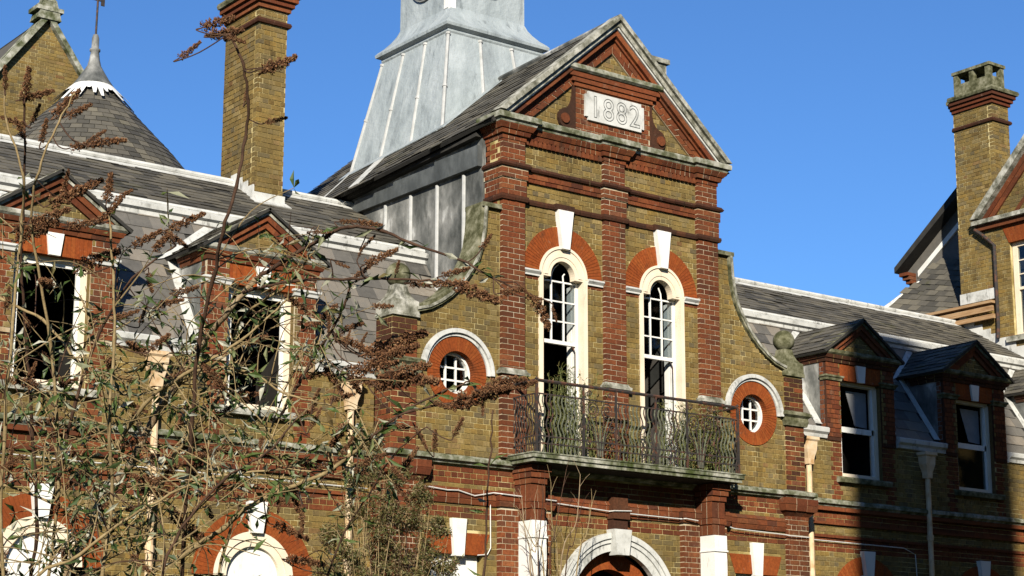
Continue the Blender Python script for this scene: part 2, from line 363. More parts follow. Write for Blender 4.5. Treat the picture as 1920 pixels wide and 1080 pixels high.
# cornice
def corn(b):
    for z0, z1, d0, d1 in ((10.62, 10.69, .012, .012), (10.694, 10.765, .05, .065), (10.77, 10.85, .085, .125)):
        b.moulding(bay(), [(-.02, z0), (d0, z0), (d1, z1-.012), (d1, z1), (-.02, z1)], piece=.118, core=1)
bc = part('brick_cornice', corn, ['red_brick', 'pale_mortar'], B); dm0 = None
for a, c in ((-1.83, -.235), (.235, 1.83)):
    n = int((c-a)/.088)
    for i in range(n):
        if dm0 is None: q = part('dentil', lambda b: b.box(-.03, .03, -.05, .02, 10.60, 10.69, 0, 0.), 'red_brick', bc); dm0 = q.data
        else: q = bpy.data.objects.new('dentil', dm0); COL.objects.link(q); q.parent = bc
        q.location.x = a+(c-a)*(i+.5)/n
part('stone_cornice', lambda b: b.moulding(bay(), [(-.05, 10.852), (.13, 10.852), (.145, 10.89), (.185, 10.905), (.19, 10.98), (.17, 11.0), (-.05, 11.03)], piece=.75, gap=.004), 'mossy_stone', B)
# the gable
GK, GA, GB = .86, 13.15, 11.02
def chev(b, top, t, y0, y1, m=0, zb=GB, seg=8):
    for s in (-1, 1):
        xo = (top-zb)/GK; xi = (top-t-zb)/GK; g = .002*s
        for i in range(seg):      # stones butted end to end
            f0, f1 = i/seg, (i+1)/seg
            o0 = xo*f0; o1 = xo*f1; i0 = xi*f0; i1 = xi*f1
            e = .004 if seg > 1 else 0
            b.prism([(s*(o0+e*(i > 0)), top-GK*o0), (s*o1, top-GK*o1), (s*i1, top-t-GK*i1), (s*(i0+e*(i > 0)), top-t-GK*i0)], y0, y1, m)
part('gable_coping', lambda b: (chev(b, GA, .10, -.27, .02), chev(b, GA-.1, .10, -.215, .02, seg=5)), 'stone', B)
part('gable_fillet', lambda b: chev(b, GA-.2, .035, -.185, .02, seg=1), 'weathered_white', B)
part('raking_moulding', lambda b: (chev(b, GA-.235, .11, -.15, .02, seg=9), chev(b, GA-.345, .05, -.09, .02, seg=6)), 'red_brick', B)
def rake(b):
    top = GA-.395
    for row in range(2):
        t0 = top-row*.118; 
        for s in (-1, 1):
            L = (t0-GB)/GK; n = int(L*math.hypot(1, GK)/.225)
            for i in range(n):
                a = L*(i+(.5 if row else 0)*(1 if i else 0))/n+.007; c = L*(i+1+(.5 if row else 0))/n-.007
                if a > L: continue
                c = min(c, L); di = .11/GK
                ai = max(a-di*a/L, 0); ci = max(c-di*c/L, .01)
                b.prism([(s*a, t0-GK*a), (s*c, t0-GK*c), (s*ci, t0-.107-GK*ci), (s*ai, t0-.107-GK*ai)], -.05+random.uniform(-.004, .004), .01)
part('raking_brick', rake, 'red_brick', B)
part('raking_mortar', lambda b: chev(b, GA-.395, .235, -.038, .012, seg=1), 'pale_mortar', B)
in_tym = lambda x, z: z < GA-.5-GK*abs(x)
mb = MB(); backing(mb, -2.3, 2.3, 11.0, 12.7, .008, .2, in_tym); bk = []
lay(bk, -2.3, 2.3, 11.0, 12.7, 0, .03, 0, in_tym); wallpart('gable_wall', B, mb, bk, pick=True)
mb = MB(); mb.box(-.79, .79, -.053, .01, 11.03, 11.9); bk = []
lay(bk, -.80, .80, 11.03, 11.90, -.06, .06, 1); wallpart('date_panel', B, mb, bk, 'pale_mortar', pick=True)
for s in (-1, 1):
    p = [(.80, 11.03), (1.06, 11.04), (1.12, 11.10), (1.15, 11.18), (1.14, 11.27), (1.08, 11.345), (1.0, 11.38), (.93, 11.42), (.88, 11.50), (.85, 11.62), (.85, 11.88), (.80, 11.88)]
    vo = part('volute', lambda b: b.prism([(s*x, z) for x, z in p], -.055, .01), 'brown_brick', B)
    part('boss', lambda b: b.prism(arc(s*1.03, 11.19, .085, 0, 2*PI, 14)[:-1], -.085, -.05), 'red_brick', vo)
part('panel_moulding', lambda b: [b.box(-x, x, y, .012, z0, z1) for x, y, z0, z1 in ((.84, -.085, 11.78, 11.85), (.90, -.11, 11.853, 11.93), (.97, -.13, 11.933, 12.015))], 'red_brick', B)
part('panel_ledge', lambda b: b.prismx([(-.15, 12.02), (-.19, 12.05), (-.19, 12.11), (-.17, 12.13), (.01, 12.16), (.01, 12.02)], -1.0, 1.0), 'mossy_stone', B)
plq = part('date_stone', lambda b: (b.box(-.63, .63, -.10, -.05, 11.30, 11.68), b.box(-.57, .57, -.1002, -.05, 11.6803, 11.735), b.box(-.57, .57, -.1002, -.05, 11.245, 11.2997)), 'weathered_white', B)
cu = bpy.data.curves.new('1882', 'FONT'); cu.body = '1882'; cu.size = .54; cu.align_x = 'CENTER'; cu.space_character = 1.12
to = bpy.data.objects.new('tmp', cu); COL.objects.link(to); bpy.context.view_layer.update()
tm = to.evaluated_get(bpy.context.evaluated_depsgraph_get()).to_mesh()
cnt = {}
for p in tm.polygons:
    for e in p.edge_keys: cnt[e] = cnt.get(e, 0)+1
V = [v.co.copy() for v in tm.vertices]; mb = MB()
zl = min(v.y for v in V); zh = max(v.y for v in V)
tx = lambda v: Vector((v.x*.93, -.1015, 11.49+(v.y-(zl+zh)/2)*.98))
for (a, c), n in cnt.items():
    if n == 1: mb.tube([tx(V[a]), tx(V[c])], .0065, 4, 0, .5)
bpy.data.objects.remove(to)
mb.build('date_lettering', 'dark_lead', plq)

def room(b, x0, x1, y0, y1, z0, z1, m=0):      # plastered inside of a room, open to the front
    n = len(b.v); t = .05
    b.box(x0-t, x0, y0, y1, z0, z1, m); b.box(x1, x1+t, y0, y1, z0, z1, m); b.box(x0-t, x1+t, y1, y1+t, z0, z1, m)
    b.box(x0-t, x1+t, y0, y1+t, z0-t, z0, m); b.box(x0-t, x1+t, y0, y1+t, z1, z1+t, m)

# lower corner walls with their round windows, sweeping copings and piers
CV = [(2.55, 9.45), (2.575, 9.1), (2.62, 8.83), (2.70, 8.6), (2.80, 8.42), (2.92, 8.25), (3.06, 8.08), (3.22, 7.93), (3.40, 7.80), (3.60, 7.69), (3.84, 7.62)]
def cvz(x):
    if x <= CV[0][0]: return 9.45
    for (a, za), (c, zc) in zip(CV, CV[1:]):
        if x <= c: return za+(zc-za)*(x-a)/(c-a)
    return CV[-1][1]
OX, OZ = 3.087, 6.793
def in_scroll(x, z):
    x = abs(x); return z < cvz(x)-.02 and math.hypot(x-OX, z-OZ) > .53
for s in (-1, 1):
    mb = MB(); u0, u1 = (2.29, 3.84) if s > 0 else (-3.84, -2.29)
    backing(mb, u0, u1, 5.4, 9.45, .008, .32, in_scroll); bk = []
    lay(bk, u0, u1, 5.55, 9.45, 0, .03, 0, in_scroll); wallpart('corner_wall', B, mb, bk, pick=s < 0)
    def cop(b):
        n = len(CV)
        for i in range(n-1):
            (a, za), (c, zc) = CV[i], CV[i+1]
            def nrm(j):
                p = CV[max(j-1, 0)]; q = CV[min(j+1, n-1)]; d = Vector((q[0]-p[0], q[1]-p[1])).normalized(); return Vector((-d.y, d.x))
            n0, n1 = nrm(i)*.075, nrm(i+1)*.075
            b.prism([(s*a, za), (s*c, zc), (s*(c+n1.x), zc+n1.y), (s*(a+n0.x), za+n0.y)], -.055, .40, 0, .3)
            b.prism([(s*(a+n0.x*.4), za+n0.y*.4), (s*(c+n1.x*.4), zc+n1.y*.4), (s*(c+n1.x*.95), zc+n1.y*.95), (s*(a+n0.x*.95), za+n0.y*.95)], -.075, -.056, 1, .3)
            b.prism([(s*(a+n0.x), za+n0.y), (s*(c+n1.x), zc+n1.y), (s*(c+n1.x*1.6), zc+n1.y*1.6), (s*(a+n0.x*1.6), za+n0.y*1.6)], -.03, .37)
        b.box(*(sorted((s*2.30, s*2.66))), -.07, .41, 9.45, 9.52)
    part('scroll_coping', cop, ['lichen_stone', 'stone'], B)
    # round window
    x0 = s*OX; wn = part('round_window', lambda b: b.voussoirs(x0, OZ, .325, .545, 0, 2*PI, 56, -.014, .20, .005), 'rubbed_brick', B)
    part('hood_mould', lambda b: (b.voussoirs(x0, OZ, .552, .60, 0, PI, 5, -.035, .02, .003, seg=5), b.voussoirs(x0, OZ, .60, .665, 0, PI, 7, -.075, .02, .003, seg=4)), 'weathered_white', wn)
    part('frame', lambda b: b.voussoirs(x0, OZ, .288, .33, 0, 2*PI, 24, .11, .19, 0), 'white_paint', wn)
    for d in (-.095, .095):
        h = math.sqrt(.275**2-d*d)
        part('glazing_bar', lambda b: b.box(x0+d-.014, x0+d+.014, .155, .19, OZ-h, OZ+h), 'white_paint', wn)
        part('glazing_bar', lambda b: b.box(x0-h, x0+h, .157, .188, OZ+d-.014, OZ+d+.014), 'white_paint', wn)
    for i in range(3):
        for j in range(3):
            cx, cz = x0+(i-1)*.19, OZ+(j-1)*.19
            if (i, j) in ((0, 1), (2, 0)) and s < 0 or (i, j) == (0, 0): continue
            ce = [(min(max(x, x0-.27), x0+.27), min(max(z, OZ-.27), OZ+.27)) for x, z in ((cx-.082, cz-.082), (cx+.082, cz-.082), (cx+.082, cz+.082), (cx-.082, cz+.082))]
            part('pane', lambda b: b.prism(ce, .171, .174), 'window_glass', wn)
    part('inner_room', lambda b: room(b, *sorted((s*2.55, s*3.65)), .34, 1.1, 6.2, 7.35), 'dark_plaster', wn)
    # pier with its ball
    a, c = sorted((s*3.83, s*4.27)); mb = MB(); bk = []
    mb.box(a+.007, c-.007, -.023, .42, 5.4, 7.53)
    pc = lambda x, z: 2 if z > 6.9 and random.random() < .75 or random.random() < .2 else 1
    lay(bk, a, c, 5.55, 7.53, -.03, .03, pc, bond='p'); lay(bk, .0, .42, 5.55, 7.53, a, .03, pc, axis='y')
    pr = wallpart('pier', B, mb, bk, 'mortar')
    part('pier_moulding', lambda b: (b.moulding([(a, .43), (a, -.03), (c, -.03), (c, .43)], [(-.02, 6.66), (.04, 6.66), (.06, 6.74), (.05, 6.80), (.10, 6.84), (.10, 6.88), (.03, 6.92), (-.02, 6.92)])), 'lichen_stone', pr)
    xc, yc = s*4.05, .18
    fin = part('ball_finial', lambda b: b.lathe((xc, yc, 8.19), [(.001, -.19)]+[(.19*math.cos(t), .19*math.sin(t)) for t in [(-80+10*i)*PI/180 for i in range(17)]]+[(.001, .19)], 24), 'lichen_stone', pr, smooth=True)
    part('finial_pedestal', lambda b: b.frusta(xc, yc, [(.245, .245, 7.531), (.245, .245, 7.57), (.235, .235, 7.60), (.23, .23, 7.77), (.185, .185, 7.80), (.145, .145, 7.86), (.115, .115, 7.94), (.10, .10, 8.03)]), 'stone' if s < 0 else 'lichen_stone', pr)

# tall balcony windows
for s in (-1, 1):
    x0 = s*WX
    wn = part('arched_window', lambda b: b.voussoirs(x0, SPR, .485, .80, 0, PI, 42, -.014, .10, .005), 'rubbed_brick', B)
    def sur(b):
        for q in (-1, 1): b.box(x0+q*.41 if q > 0 else x0-.485, x0+.485 if q > 0 else x0-.41, -.03, .20, 5.6, SPR)
        b.voussoirs(x0, SPR, .44, .485, 0, PI, 10, -.035, .12, 0, seg=2)
        b.voussoirs(x0, SPR, .37, .44, 0, PI, 10, -.015, .12, 0, seg=2)
        b.voussoirs(x0, SPR, .31, .37, 0, PI, 10, -.022, .12, 0, seg=2)
        b.voussoirs(x0, SPR, .245, .31, 0, PI, 10, -.010, .12, 0, seg=2)
        for q in (-1, 1): b.box(x0+.41*q, x0+.245*q, -.009, .12, SPR-.03, SPR-.0005) if q > 0 else b.box(x0-.41, x0-.245, -.009, .12, SPR-.03, SPR-.0005)
    part('surround', sur, 'cream_paint', wn)
    part('keystone', lambda b: b.prism([(x0-.075, 9.0), (x0+.075, 9.0), (x0+.155, 9.63), (x0-.155, 9.63)], -.10, .02), 'white_paint', wn)
    for q in (-1, 1):
        a, c = sorted((x0+q*.487, x0+q*.81)) if abs(x0+q*.81) > .3 else sorted((x0+q*.487, x0+q*.81))
        part('impost', lambda b: b.prismx([(.01, 8.50), (-.035, 8.50), (-.035, 8.525), (-.05, 8.54), (-.075, 8.565), (-.075, 8.59), (.01, 8.60)], a, c), 'weathered_white', wn)
    fy0, fy1 = .125, .165
    def sash(b):
        for q in (-1, 1): b.box(*sorted((x0+q*.36, x0+q*.408)), fy0, fy1+.03, 5.65, 8.9)
        b.box(x0-.36, x0+.36, fy0, fy1+.02, 7.50, 7.56)
        b.box(x0-.36, x0+.36, fy0+.005, fy1, 8.50, 8.525)
    part('sash', sash, 'white_paint', wn)
    zs = (7.56, 7.87, 8.19, 8.50)
    for q in (-1, 1):
        xb = x0+q*.125
        part('glazing_bar', lambda b: b.box(xb-.013, xb+.013, fy0+.004, fy1-.004, 7.56, 8.50), 'white_paint', wn)
        pts = [(xb, .143, 8.52), (xb-q*.01, .143, 8.62), (xb-q*.06, .143, 8.72), (xb-q*.15, .143, 8.80)]
        if s > 0 or q < 0: part('tracery_bar', lambda b: b.tube(pts if q < 0 else pts[:3], .012, 5), 'white_paint', wn)
        else: part('tracery_bar', lambda b: b.tube(pts[:2]+[(xb+.03, .15, 8.66)], .012, 5), 'white_paint', wn)
    for z in zs[1:-1]: part('glazing_bar', lambda b: b.box(x0-.36, x0+.36, fy0+.006, fy1-.006, z-.012, z+.012), 'white_paint', wn)
    for i in range(3):
        for j in range(3):
            if s < 0 and (i, j) in ((2, 0),) or s > 0 and (i, j) in ((0, 2), (1, 1)): continue
            xa = x0-.36+.24*i; part('pane', lambda b: b.box(xa+.012, xa+.228, .143, .146, zs[j]+.012, zs[j+1]-.012), 'window_glass', wn)
    # folded shutter and lining inside, right-hand jamb, and a leaf standing open
    part('shutter', lambda b: (b.box(x0+.37, x0+.405, .205, .36, 5.65, 8.5)), 'whitewash', wn)
    part('shutter_panel', lambda b: [b.box(x0+.362, x0+.3695, .235, .335, z, z+.8) for z in (5.8, 6.7, 7.6)], 'white_paint', wn)
    part('door_sill', lambda b: b.box(x0-.5, x0+.5, -.10, .3, 5.56, 5.64), 'weathered_white', wn)
    part('loose_bar', lambda b: b.tube([(x0+.32, .15, 7.49), (x0+.34, .12, 7.40), (x0+.335, .11, 6.2)], .011, 5), 'iron', wn)
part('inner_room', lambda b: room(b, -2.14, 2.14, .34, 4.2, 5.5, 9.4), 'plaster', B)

# balcony
SY, SX = -.69, 2.18
def slab(b):
    b.moulding([(-SX, .0), (-SX, SY), (SX, SY), (SX, .0)], [(-.3, 5.47), (-.03, 5.47), (-.03, 5.52), (.0, 5.53), (.0, 5.585), (.015, 5.59), (.015, 5.61), (-.3, 5.62)], piece=.9, gap=.003)
bs_ = part('balcony_slab', slab, 'mossy_stone', B)
part('shade_soffit', lambda b: b.box(-SX+.1, SX-.1, SY+.1, .0, 5.462, 5.60), 'roof_dark', bs_)  # dark underside: the shade below the slab is put into its colour
RX, RY = 2.08, -.66
ral = part('balcony_railing', lambda b: (b.tube([(-RX, 0, 6.70), (-RX, RY, 6.70)], .026, 6), b.tube([(-RX, RY, 6.70), (RX, RY, 6.70)], .026, 6), b.tube([(RX, RY, 6.70), (RX, 0, 6.70)], .022, 6)), 'iron', B)
def rail(z, r):
    part('rail', lambda b: (b.box(-RX, RX, RY-r, RY+r, z-r, z+r), b.box(-RX-r, -RX+r, RY+r, 0, z-r, z+r), b.box(RX-r, RX+r, RY+r, 0, z-r, z+r)), 'iron', ral)
for z in (6.50, 5.86, 5.75): rail(z, .010)
for x in (-RX, RX):
    for y in (RY, -.03): part('post', lambda b: (b.box(x-.018, x+.018, y-.018, y+.018, 5.61, 6.69), b.lathe((x, y, 6.72), [(.001, -.03), (.03, 0), (.001, .04)], 8)), 'iron', ral)
for x in (-1.17, -.52, .30, .96): part('post', lambda b: b.box(x-.014, x+.014, RY-.014, RY+.014, 5.61, 6.70), 'iron', ral)
def wavy(x, y, ax, m):
    L = [];
    for i in range(15):
        t = i/14; z = 5.76+.74*t; d = .028*math.sin(t*4*PI)*(1 if ax else 0)
        L.append((x+d, y, z) if ax != 2 else (x, y+d, z))
    part('baluster', lambda b: (b.tube(L, .0105, 5), b.tube([(x, y, 5.61), (x, y, 5.76)], .0105, 5)), m, ral)
random.seed(3)
for i in range(9): wavy(-RX, -.08-.065*i, 2, 'iron')
for i in range(7): wavy(RX, -.08-.08*i, 2, 'green_iron')
xs = [-2.02+.0748*i for i in range(55)]
panels = [(-1.14, -.55), (.99, 1.5)]
for x in xs:
    if any(a < x < c for a, c in panels): continue
    wavy(x, RY, 1, 'iron' if random.random() < .5 else 'green_iron')
def spiral(cx, cz, r, turns, a0, sg):
    return [(cx+sg*r*(1-.86*i/40)*math.cos(a0+turns*2*PI*i/40), RY, cz+r*(1-.86*i/40)*math.sin(a0+turns*2*PI*i/40)) for i in range(41)]
for a, c in panels:
    mid = (a+c)/2
    for sg in (-1, 1):
        part('scroll', lambda b: b.tube(spiral(mid+sg*.15, 6.36, .135, 2.0, -PI*.6, -sg), .010, 5), 'iron', ral)
        part('scroll', lambda b: b.tube(spiral(mid+sg*.235, 5.85, .065, 1.5, PI*.4, sg), .009, 5), 'iron', ral)
        part('scroll', lambda b: b.tube(spiral(mid+sg*.245, 6.08, .06, 1.3, PI*1.2, sg), .009, 5), 'iron', ral)
        part('scroll', lambda b: b.tube(spiral(mid+sg*.20, 6.60, .055, 1.3, -PI*.3, sg), .009, 5), 'iron', ral)
    for i in range(7):
        q = (i-3)/3; L = [(mid+q*.05*(1+3.6*t*t)*1.2, RY, 5.64+.62*t) for t in [j/8 for j in range(9)]]
        part('baluster', lambda b: b.tube(L, .0095, 5), 'green_iron' if i % 2 else 'iron', ral)
# corbels, consoles
for s in (-1, 1):
    xc = s*1.855
    def console(b):
        for q in (-1, 1): pass
        prof = [(-.10, 4.62), (-.44, 4.62), (-.445, 4.40), (-.43, 4.36), (-.44, 4.22), (-.44, 4.0), (-.42, 3.8), (-.36, 3.55), (-.27, 3.4), (-.22, 3.2), (-.10, 3.1)]
        b.prismx(prof, xc-.135, xc+.135)
        for i in range(4):
            x = xc-.105+i*.058; b.prismx([(-.43, 4.26), (-.452, 4.26), (-.452, 4.02), (-.432, 3.82), (-.37, 3.57), (-.28, 3.41), (-.26, 3.42), (-.35, 3.58), (-.41, 3.82), (-.43, 4.0)], x, x+.03)
        b.box(xc-.15, xc+.15, -.455, -.10, 4.36, 4.385)
    part('console', console, 'white_paint', B)
    def corb(b):
        for z0, z1, h, f in ((4.625, 4.80, .135, -.40), (4.80, 4.90, .155, -.42), (4.90, 5.17, .14, -.40), (5.17, 5.26, .155, -.43), (5.26, 5.35, .175, -.46), (5.35, 5.455, .195, -.49)):
            b.moulding([(xc-h, -.02), (xc-h, f), (xc+h, f), (xc+h, -.02)], [(-.1, z0+.004), (0, z0+.004), (0, z1-.004), (-.1, z1-.004)], piece=.15, core=1)
            b.box(xc-h+.08, xc+h-.08, f+.08, -.02, z0, z1)
    part('corbel', corb, ['red_brick', 'pale_mortar'], B)
part('keystone_strip', lambda b: (b.box(-.15, .15, -.13, .02, 4.60, 4.78), b.box(-.17, .17, -.17, .02, 4.785, 5.0), b.box(-.15, .15, -.14, .02, 5.0, 5.12)), 'brown_brick', B)

# ground floor of the bay
def in_gf(x, z):
    if math.hypot(x, z-3.36) < 1.1 and z >= 3.36 or (abs(x) < 1.1 and z < 3.36): return False
    for s in (-1, 1):
        d = abs(x-s*3.06)
        if z < 4.41 and d < .48+.11*max(0, (z-4.08)/.33): return False
    return True
def gcol(x, z): return 1 if (4.62 < z < 4.82 or z > 5.12) else 0
mb = MB(); backing(mb, -3.84, 3.84, 2.6, 5.4, .008, .3, in_gf); bk = []
lay(bk, -3.84, 3.84, 2.6, 5.40, 0, .03, gcol, in_gf); wallpart('lower_wall', B, mb, bk)
for s in (-1, 1):
    mb = MB(); bk = []; a, c = sorted((s*1.36, s*2.33)); mb.box(a+.007, c-.007, -.093, .012, 2.6, 5.0); lay(bk, a, c, 2.6, 4.80, -.10, .10, 1)
    wallpart('lower_pilaster', B, mb, bk, 'pale_mortar')
    mb = MB(); bk = []; a, c = sorted((s*3.76, s*4.30)); mb.box(a+.007, c-.007, -.043, .43, 2.6, 5.2); lay(bk, a, c, 2.6, 5.15, -.05, .05, 1); lay(bk, .0, .43, 2.6, 5.15, a, .03, 1, axis='y')
    pl = wallpart('corner_pilaster', B, mb, bk, 'pale_mortar')
    part('pilaster_cap', lambda b: [b.moulding([(a, .5), (a, -.05), (c, -.05), (c, .5)], [(-.03, z0), (d0, z0), (d1, z1-.01), (d1, z1), (-.03, z1)], piece=.2, core=1) for z0, z1, d0, d1 in ((5.10, 5.18, .0, .07), (5.185, 5.29, .10, .12), (5.295, 5.40, .12, .12))], ['red_brick', 'pale_mortar'], pl)
    # flat arch with its keystone, boarded window below
    x0 = s*3.06; fa = part('flat_arch_window', lambda b: [b.prism([(x0+.48*p0, 4.08), (x0+.48*p1-.003, 4.08), (x0+.60*p1-.003, 4.40), (x0+.60*p0, 4.40)], -.012, .12) for p0, p1 in [(-1+i/9, -1+(i+1)/9) for i in range(18)]], 'rubbed_brick', B)
    part('keystone', lambda b: b.prism([(x0-.09, 4.05), (x0+.09, 4.05), (x0+.135, 4.60), (x0-.135, 4.60)], -.07, .02), 'white_paint', fa)
    part('board' if s < 0 else 'frame', lambda b: b.box(x0-.45, x0+.45, .11, .14, 2.6, 4.08) if s < 0 else (b.box(x0-.45, x0-.39, .11, .2, 2.6, 4.08), b.box(x0+.39, x0+.45, .11, .2, 2.6, 4.08), b.box(x0-.39, x0+.39, .11, .2, 4.02, 4.08)), 'white_paint', fa)
def gpath():
    p = [(-3.75, 0)]
    for a, c, f in ((-2.33, -1.36, -.10), (1.36, 2.33, -.10)): p += [(a, 0), (a, f), (c, f), (c, 0)]
    return p+[(3.75, 0)]
part('lower_moulding', lambda b: [b.moulding(gpath(), [(-.03, z0), (d0, z0), (d1, z1-.012), (d1, z1), (-.03, z1)], piece=.235, core=1) for z0, z1, d0, d1 in ((4.825, 4.90, .03, .05), (4.905, 4.99, .06, .06), (4.995, 5.06, .07, .03))], ['red_brick', 'pale_mortar'], B)
dr = part('arched_doorway', lambda b: (b.voussoirs(0, 3.36, .93, 1.06, 0, PI, 14, -.05, .05, .002, seg=3), b.voussoirs(0, 3.36, 1.06, 1.13, 0, PI, 14, -.08, .05, .002, seg=3), b.voussoirs(0, 3.36, 1.13, 1.215, 0, PI, 14, -.11, .05, .002, seg=3), b.box(-1.2, -.93, -.06, .05, 2.6, 3.36), b.box(.93, 1.2, -.06, .05, 2.6, 3.36)), 'weathered_white', B)
part('inner_arch', lambda b: b.voussoirs(0, 3.36, .66, .93, 0, PI, 40, .16, .4, .003), 'rubbed_brick', dr)
part('keystone', lambda b: b.prism([(-.12, 4.22), (.12, 4.22), (.18, 4.62), (-.18, 4.62)], -.20, .0), 'weathered_white', dr)
part('inner_room', lambda b: room(b, -3.7, 3.7, .42, 3.5, 2.55, 5.3), 'dark_plaster', B)

# string course at first floor
part('string_course', lambda b: b.moulding([(-16, .43), (-4.30, .43), (-4.30, -.05), (-3.76, -.05), (-3.76, 0), (3.76, 0), (3.76, -.05), (4.30, -.05), (4.30, .43), (13.7, .43)], [(-.05, 5.405), (.06, 5.405), (.075, 5.43), (.12, 5.45), (.12, 5.50), (.10, 5.52), (-.05, 5.56)]), 'mossy_stone', B)
# ------------------------------------------------------------------ wings
WY = .43; DC = (-9.40, -6.22, 6.22, 9.40, 12.58)
def in_wing(x, z):
    for c in DC:
        d = abs(x-c)
        if d < .54 and 5.97 < z: return False
        if z < 4.7 and (math.hypot(d, z-3.62) < .93 if z > 3.62 else d < .93): return False
    return True
def wcol(x, z): return 1 if (4.65 < z < 4.85 or 5.14 < z < 5.41) else 0
for s in (-1, 1):
    u0, u1 = (4.27, 13.7) if s > 0 else (-11.2, -4.27)
    mb = MB(); backing(mb, u0, u1, 2.6, 6.70, WY+.008, .3, in_wing)
    if s < 0: mb.box(-16, -11.2, WY, WY+.3, 2.6, 6.7)
    bk = []; lay(bk, u0, u1, 2.6, 5.41, WY, .03, wcol, in_wing); lay(bk, u0, u1, 5.55, 6.66, WY, .03, lambda x, z: 1 if any(.54 < abs(x-c) < .80 for c in DC) else 0, in_wing)
    wallpart('wing_wall', B, mb, bk)
    part('wing_moulding', lambda b: [b.box(u0, u1, WY-d, WY+.02, z0, z1) for d, z0, z1 in ((.035, 4.86, 4.91), (.05, 5.09, 5.135), (.075, 5.33, 5.40))], 'red_brick', B)
    part('wing_base', lambda b: (b.box(-16 if s < 0 else 4.27, -4.27 if s < 0 else 13.7, WY, WY+.3, 0, 2.6), b.box(*((-4.27, 0) if s < 0 else (0, 4.27)), 0, .3, 0, 2.6)), 'yellow_brick', B)
    xs = sorted([c for c in DC if c*s > 0]); ed = [u0 if s > 0 else -16]+xs+[u1]
    for i, (a, c) in enumerate(zip(ed, ed[1:])):
        a2 = a+.93 if i else a; c2 = c-.93 if i < len(ed)-2 else c
        if c2-a2 > .1: part('eaves_ledge', lambda b: b.prismx([(.47, 6.60), (.39, 6.62), (.375, 6.68), (.33, 6.72), (.32, 6.79), (.35, 6.81), (.62, 6.87), (.62, 6.60)], a2, c2), 'weathered_white', B)
    for c in xs:          # ground floor arched windows
        if abs(c) > 10: continue
        gw = part('arched_window', lambda b: b.voussoirs(c, 3.62, .63, .95, 0, PI, 46, WY-.014, WY+.1, .003), 'rubbed_brick', B)
        part('surround', lambda b: (b.voussoirs(c, 3.62, .52, .625, 0, PI, 9, WY-.03, WY+.12, 0, seg=3), b.voussoirs(c, 3.62, .42, .52, 0, PI, 9, WY-.005, WY+.12, 0, seg=3)), 'cream_paint' if s < 0 else 'white_paint', gw)
        part('board', lambda b: (b.prism(arc(c, 3.62, .42, 0, PI, 20), WY+.06, WY+.09), b.box(c-.42, c+.42, WY+.06, WY+.09, 2.6, 3.619)), 'white_paint' if s < 0 else 'plaster', gw)
        part('keystone', lambda b: b.prism([(c-.09, 4.22), (c+.09, 4.22), (c+.15, 4.66), (c-.15, 4.66)], WY-.10, WY+.02), 'white_paint', gw)

# slates
def slates(lst, O, U, V, W, H, inside=None, w=.30, e=.21, lift=.016):
    O, U, V = Vector(O), Vector(U).normalized(), Vector(V).normalized(); N = U.cross(V); k = 0
    while k*e < H:
        off = -(w/2 if k % 2 else 0); i = 0
        while off+i*w < W:
            a = max(off+i*w, 0)+.003; c = min(off+(i+1)*w, W)-.003; i += 1
            if c-a < .05: continue
            v0 = k*e+random.uniform(-.006, .006); v1 = min(k*e+e*1.25, H)
            if v1-v0 < .05: continue
            p = O+U*(a+c)/2+V*(k*e+e/2)
            if inside and not inside(p): continue
            l = lift+random.uniform(-.004, .010); sl_ = random.random() < .03; ro = random.gauss(0, .018)+(random.uniform(-.12, .12) if sl_ else 0)
            Ur = U*math.cos(ro)+V*math.sin(ro); Vr = V*math.cos(ro)-U*math.sin(ro)
            if random.random() < .006: continue
            lst.append((O+U*(a+c)/2+V*(v0-(random.uniform(.03, .09) if sl_ else 0)), Ur, Vr, N, c-a, v1-v0, l))
        k += 1
SLATES = []       # (part, slates, material, may be picked)
def slate_add(mb, sl):
    p, U, V, N, w, h, l = sl; q = U*(w/2); a = N*l; t = N*.008; n2 = N*.003
    mb.add([p-q+a-t, p+q+a-t, p+q+V*h+n2-t, p-q+V*h+n2-t, p-q+a, p+q+a, p+q+V*h+n2, p-q+V*h+n2], [(0,3,2,1),(4,5,6,7),(0,1,5,4),(1,2,6,5),(2,3,7,6),(3,0,4,7)])
def roofpart(name, parent, quad, sl, mat, pick=False, t=.06):
    mb = MB(); q = [Vector(p) for p in quad]; n = (q[1]-q[0]).cross(q[3]-q[0]).normalized()*.004
    mb.quadslab(*[p-n for p in q], t); o = mb.build(name, 'roof_dark', parent); SLATES.append((o, sl, mat, pick)); return o
MY0, MZ0, MY1, MZ1 = .52, 6.82, 1.95, 9.0; MV = Vector((0, MY1-MY0, MZ1-MZ0)); ML = MV.length
def in_mans(p):
    for c in DC:
        d = abs(p.x-c)
        if d < .93 and p.z < 8.3 or p.z < 8.95-.66*d and d < 1.0: return False
    return True
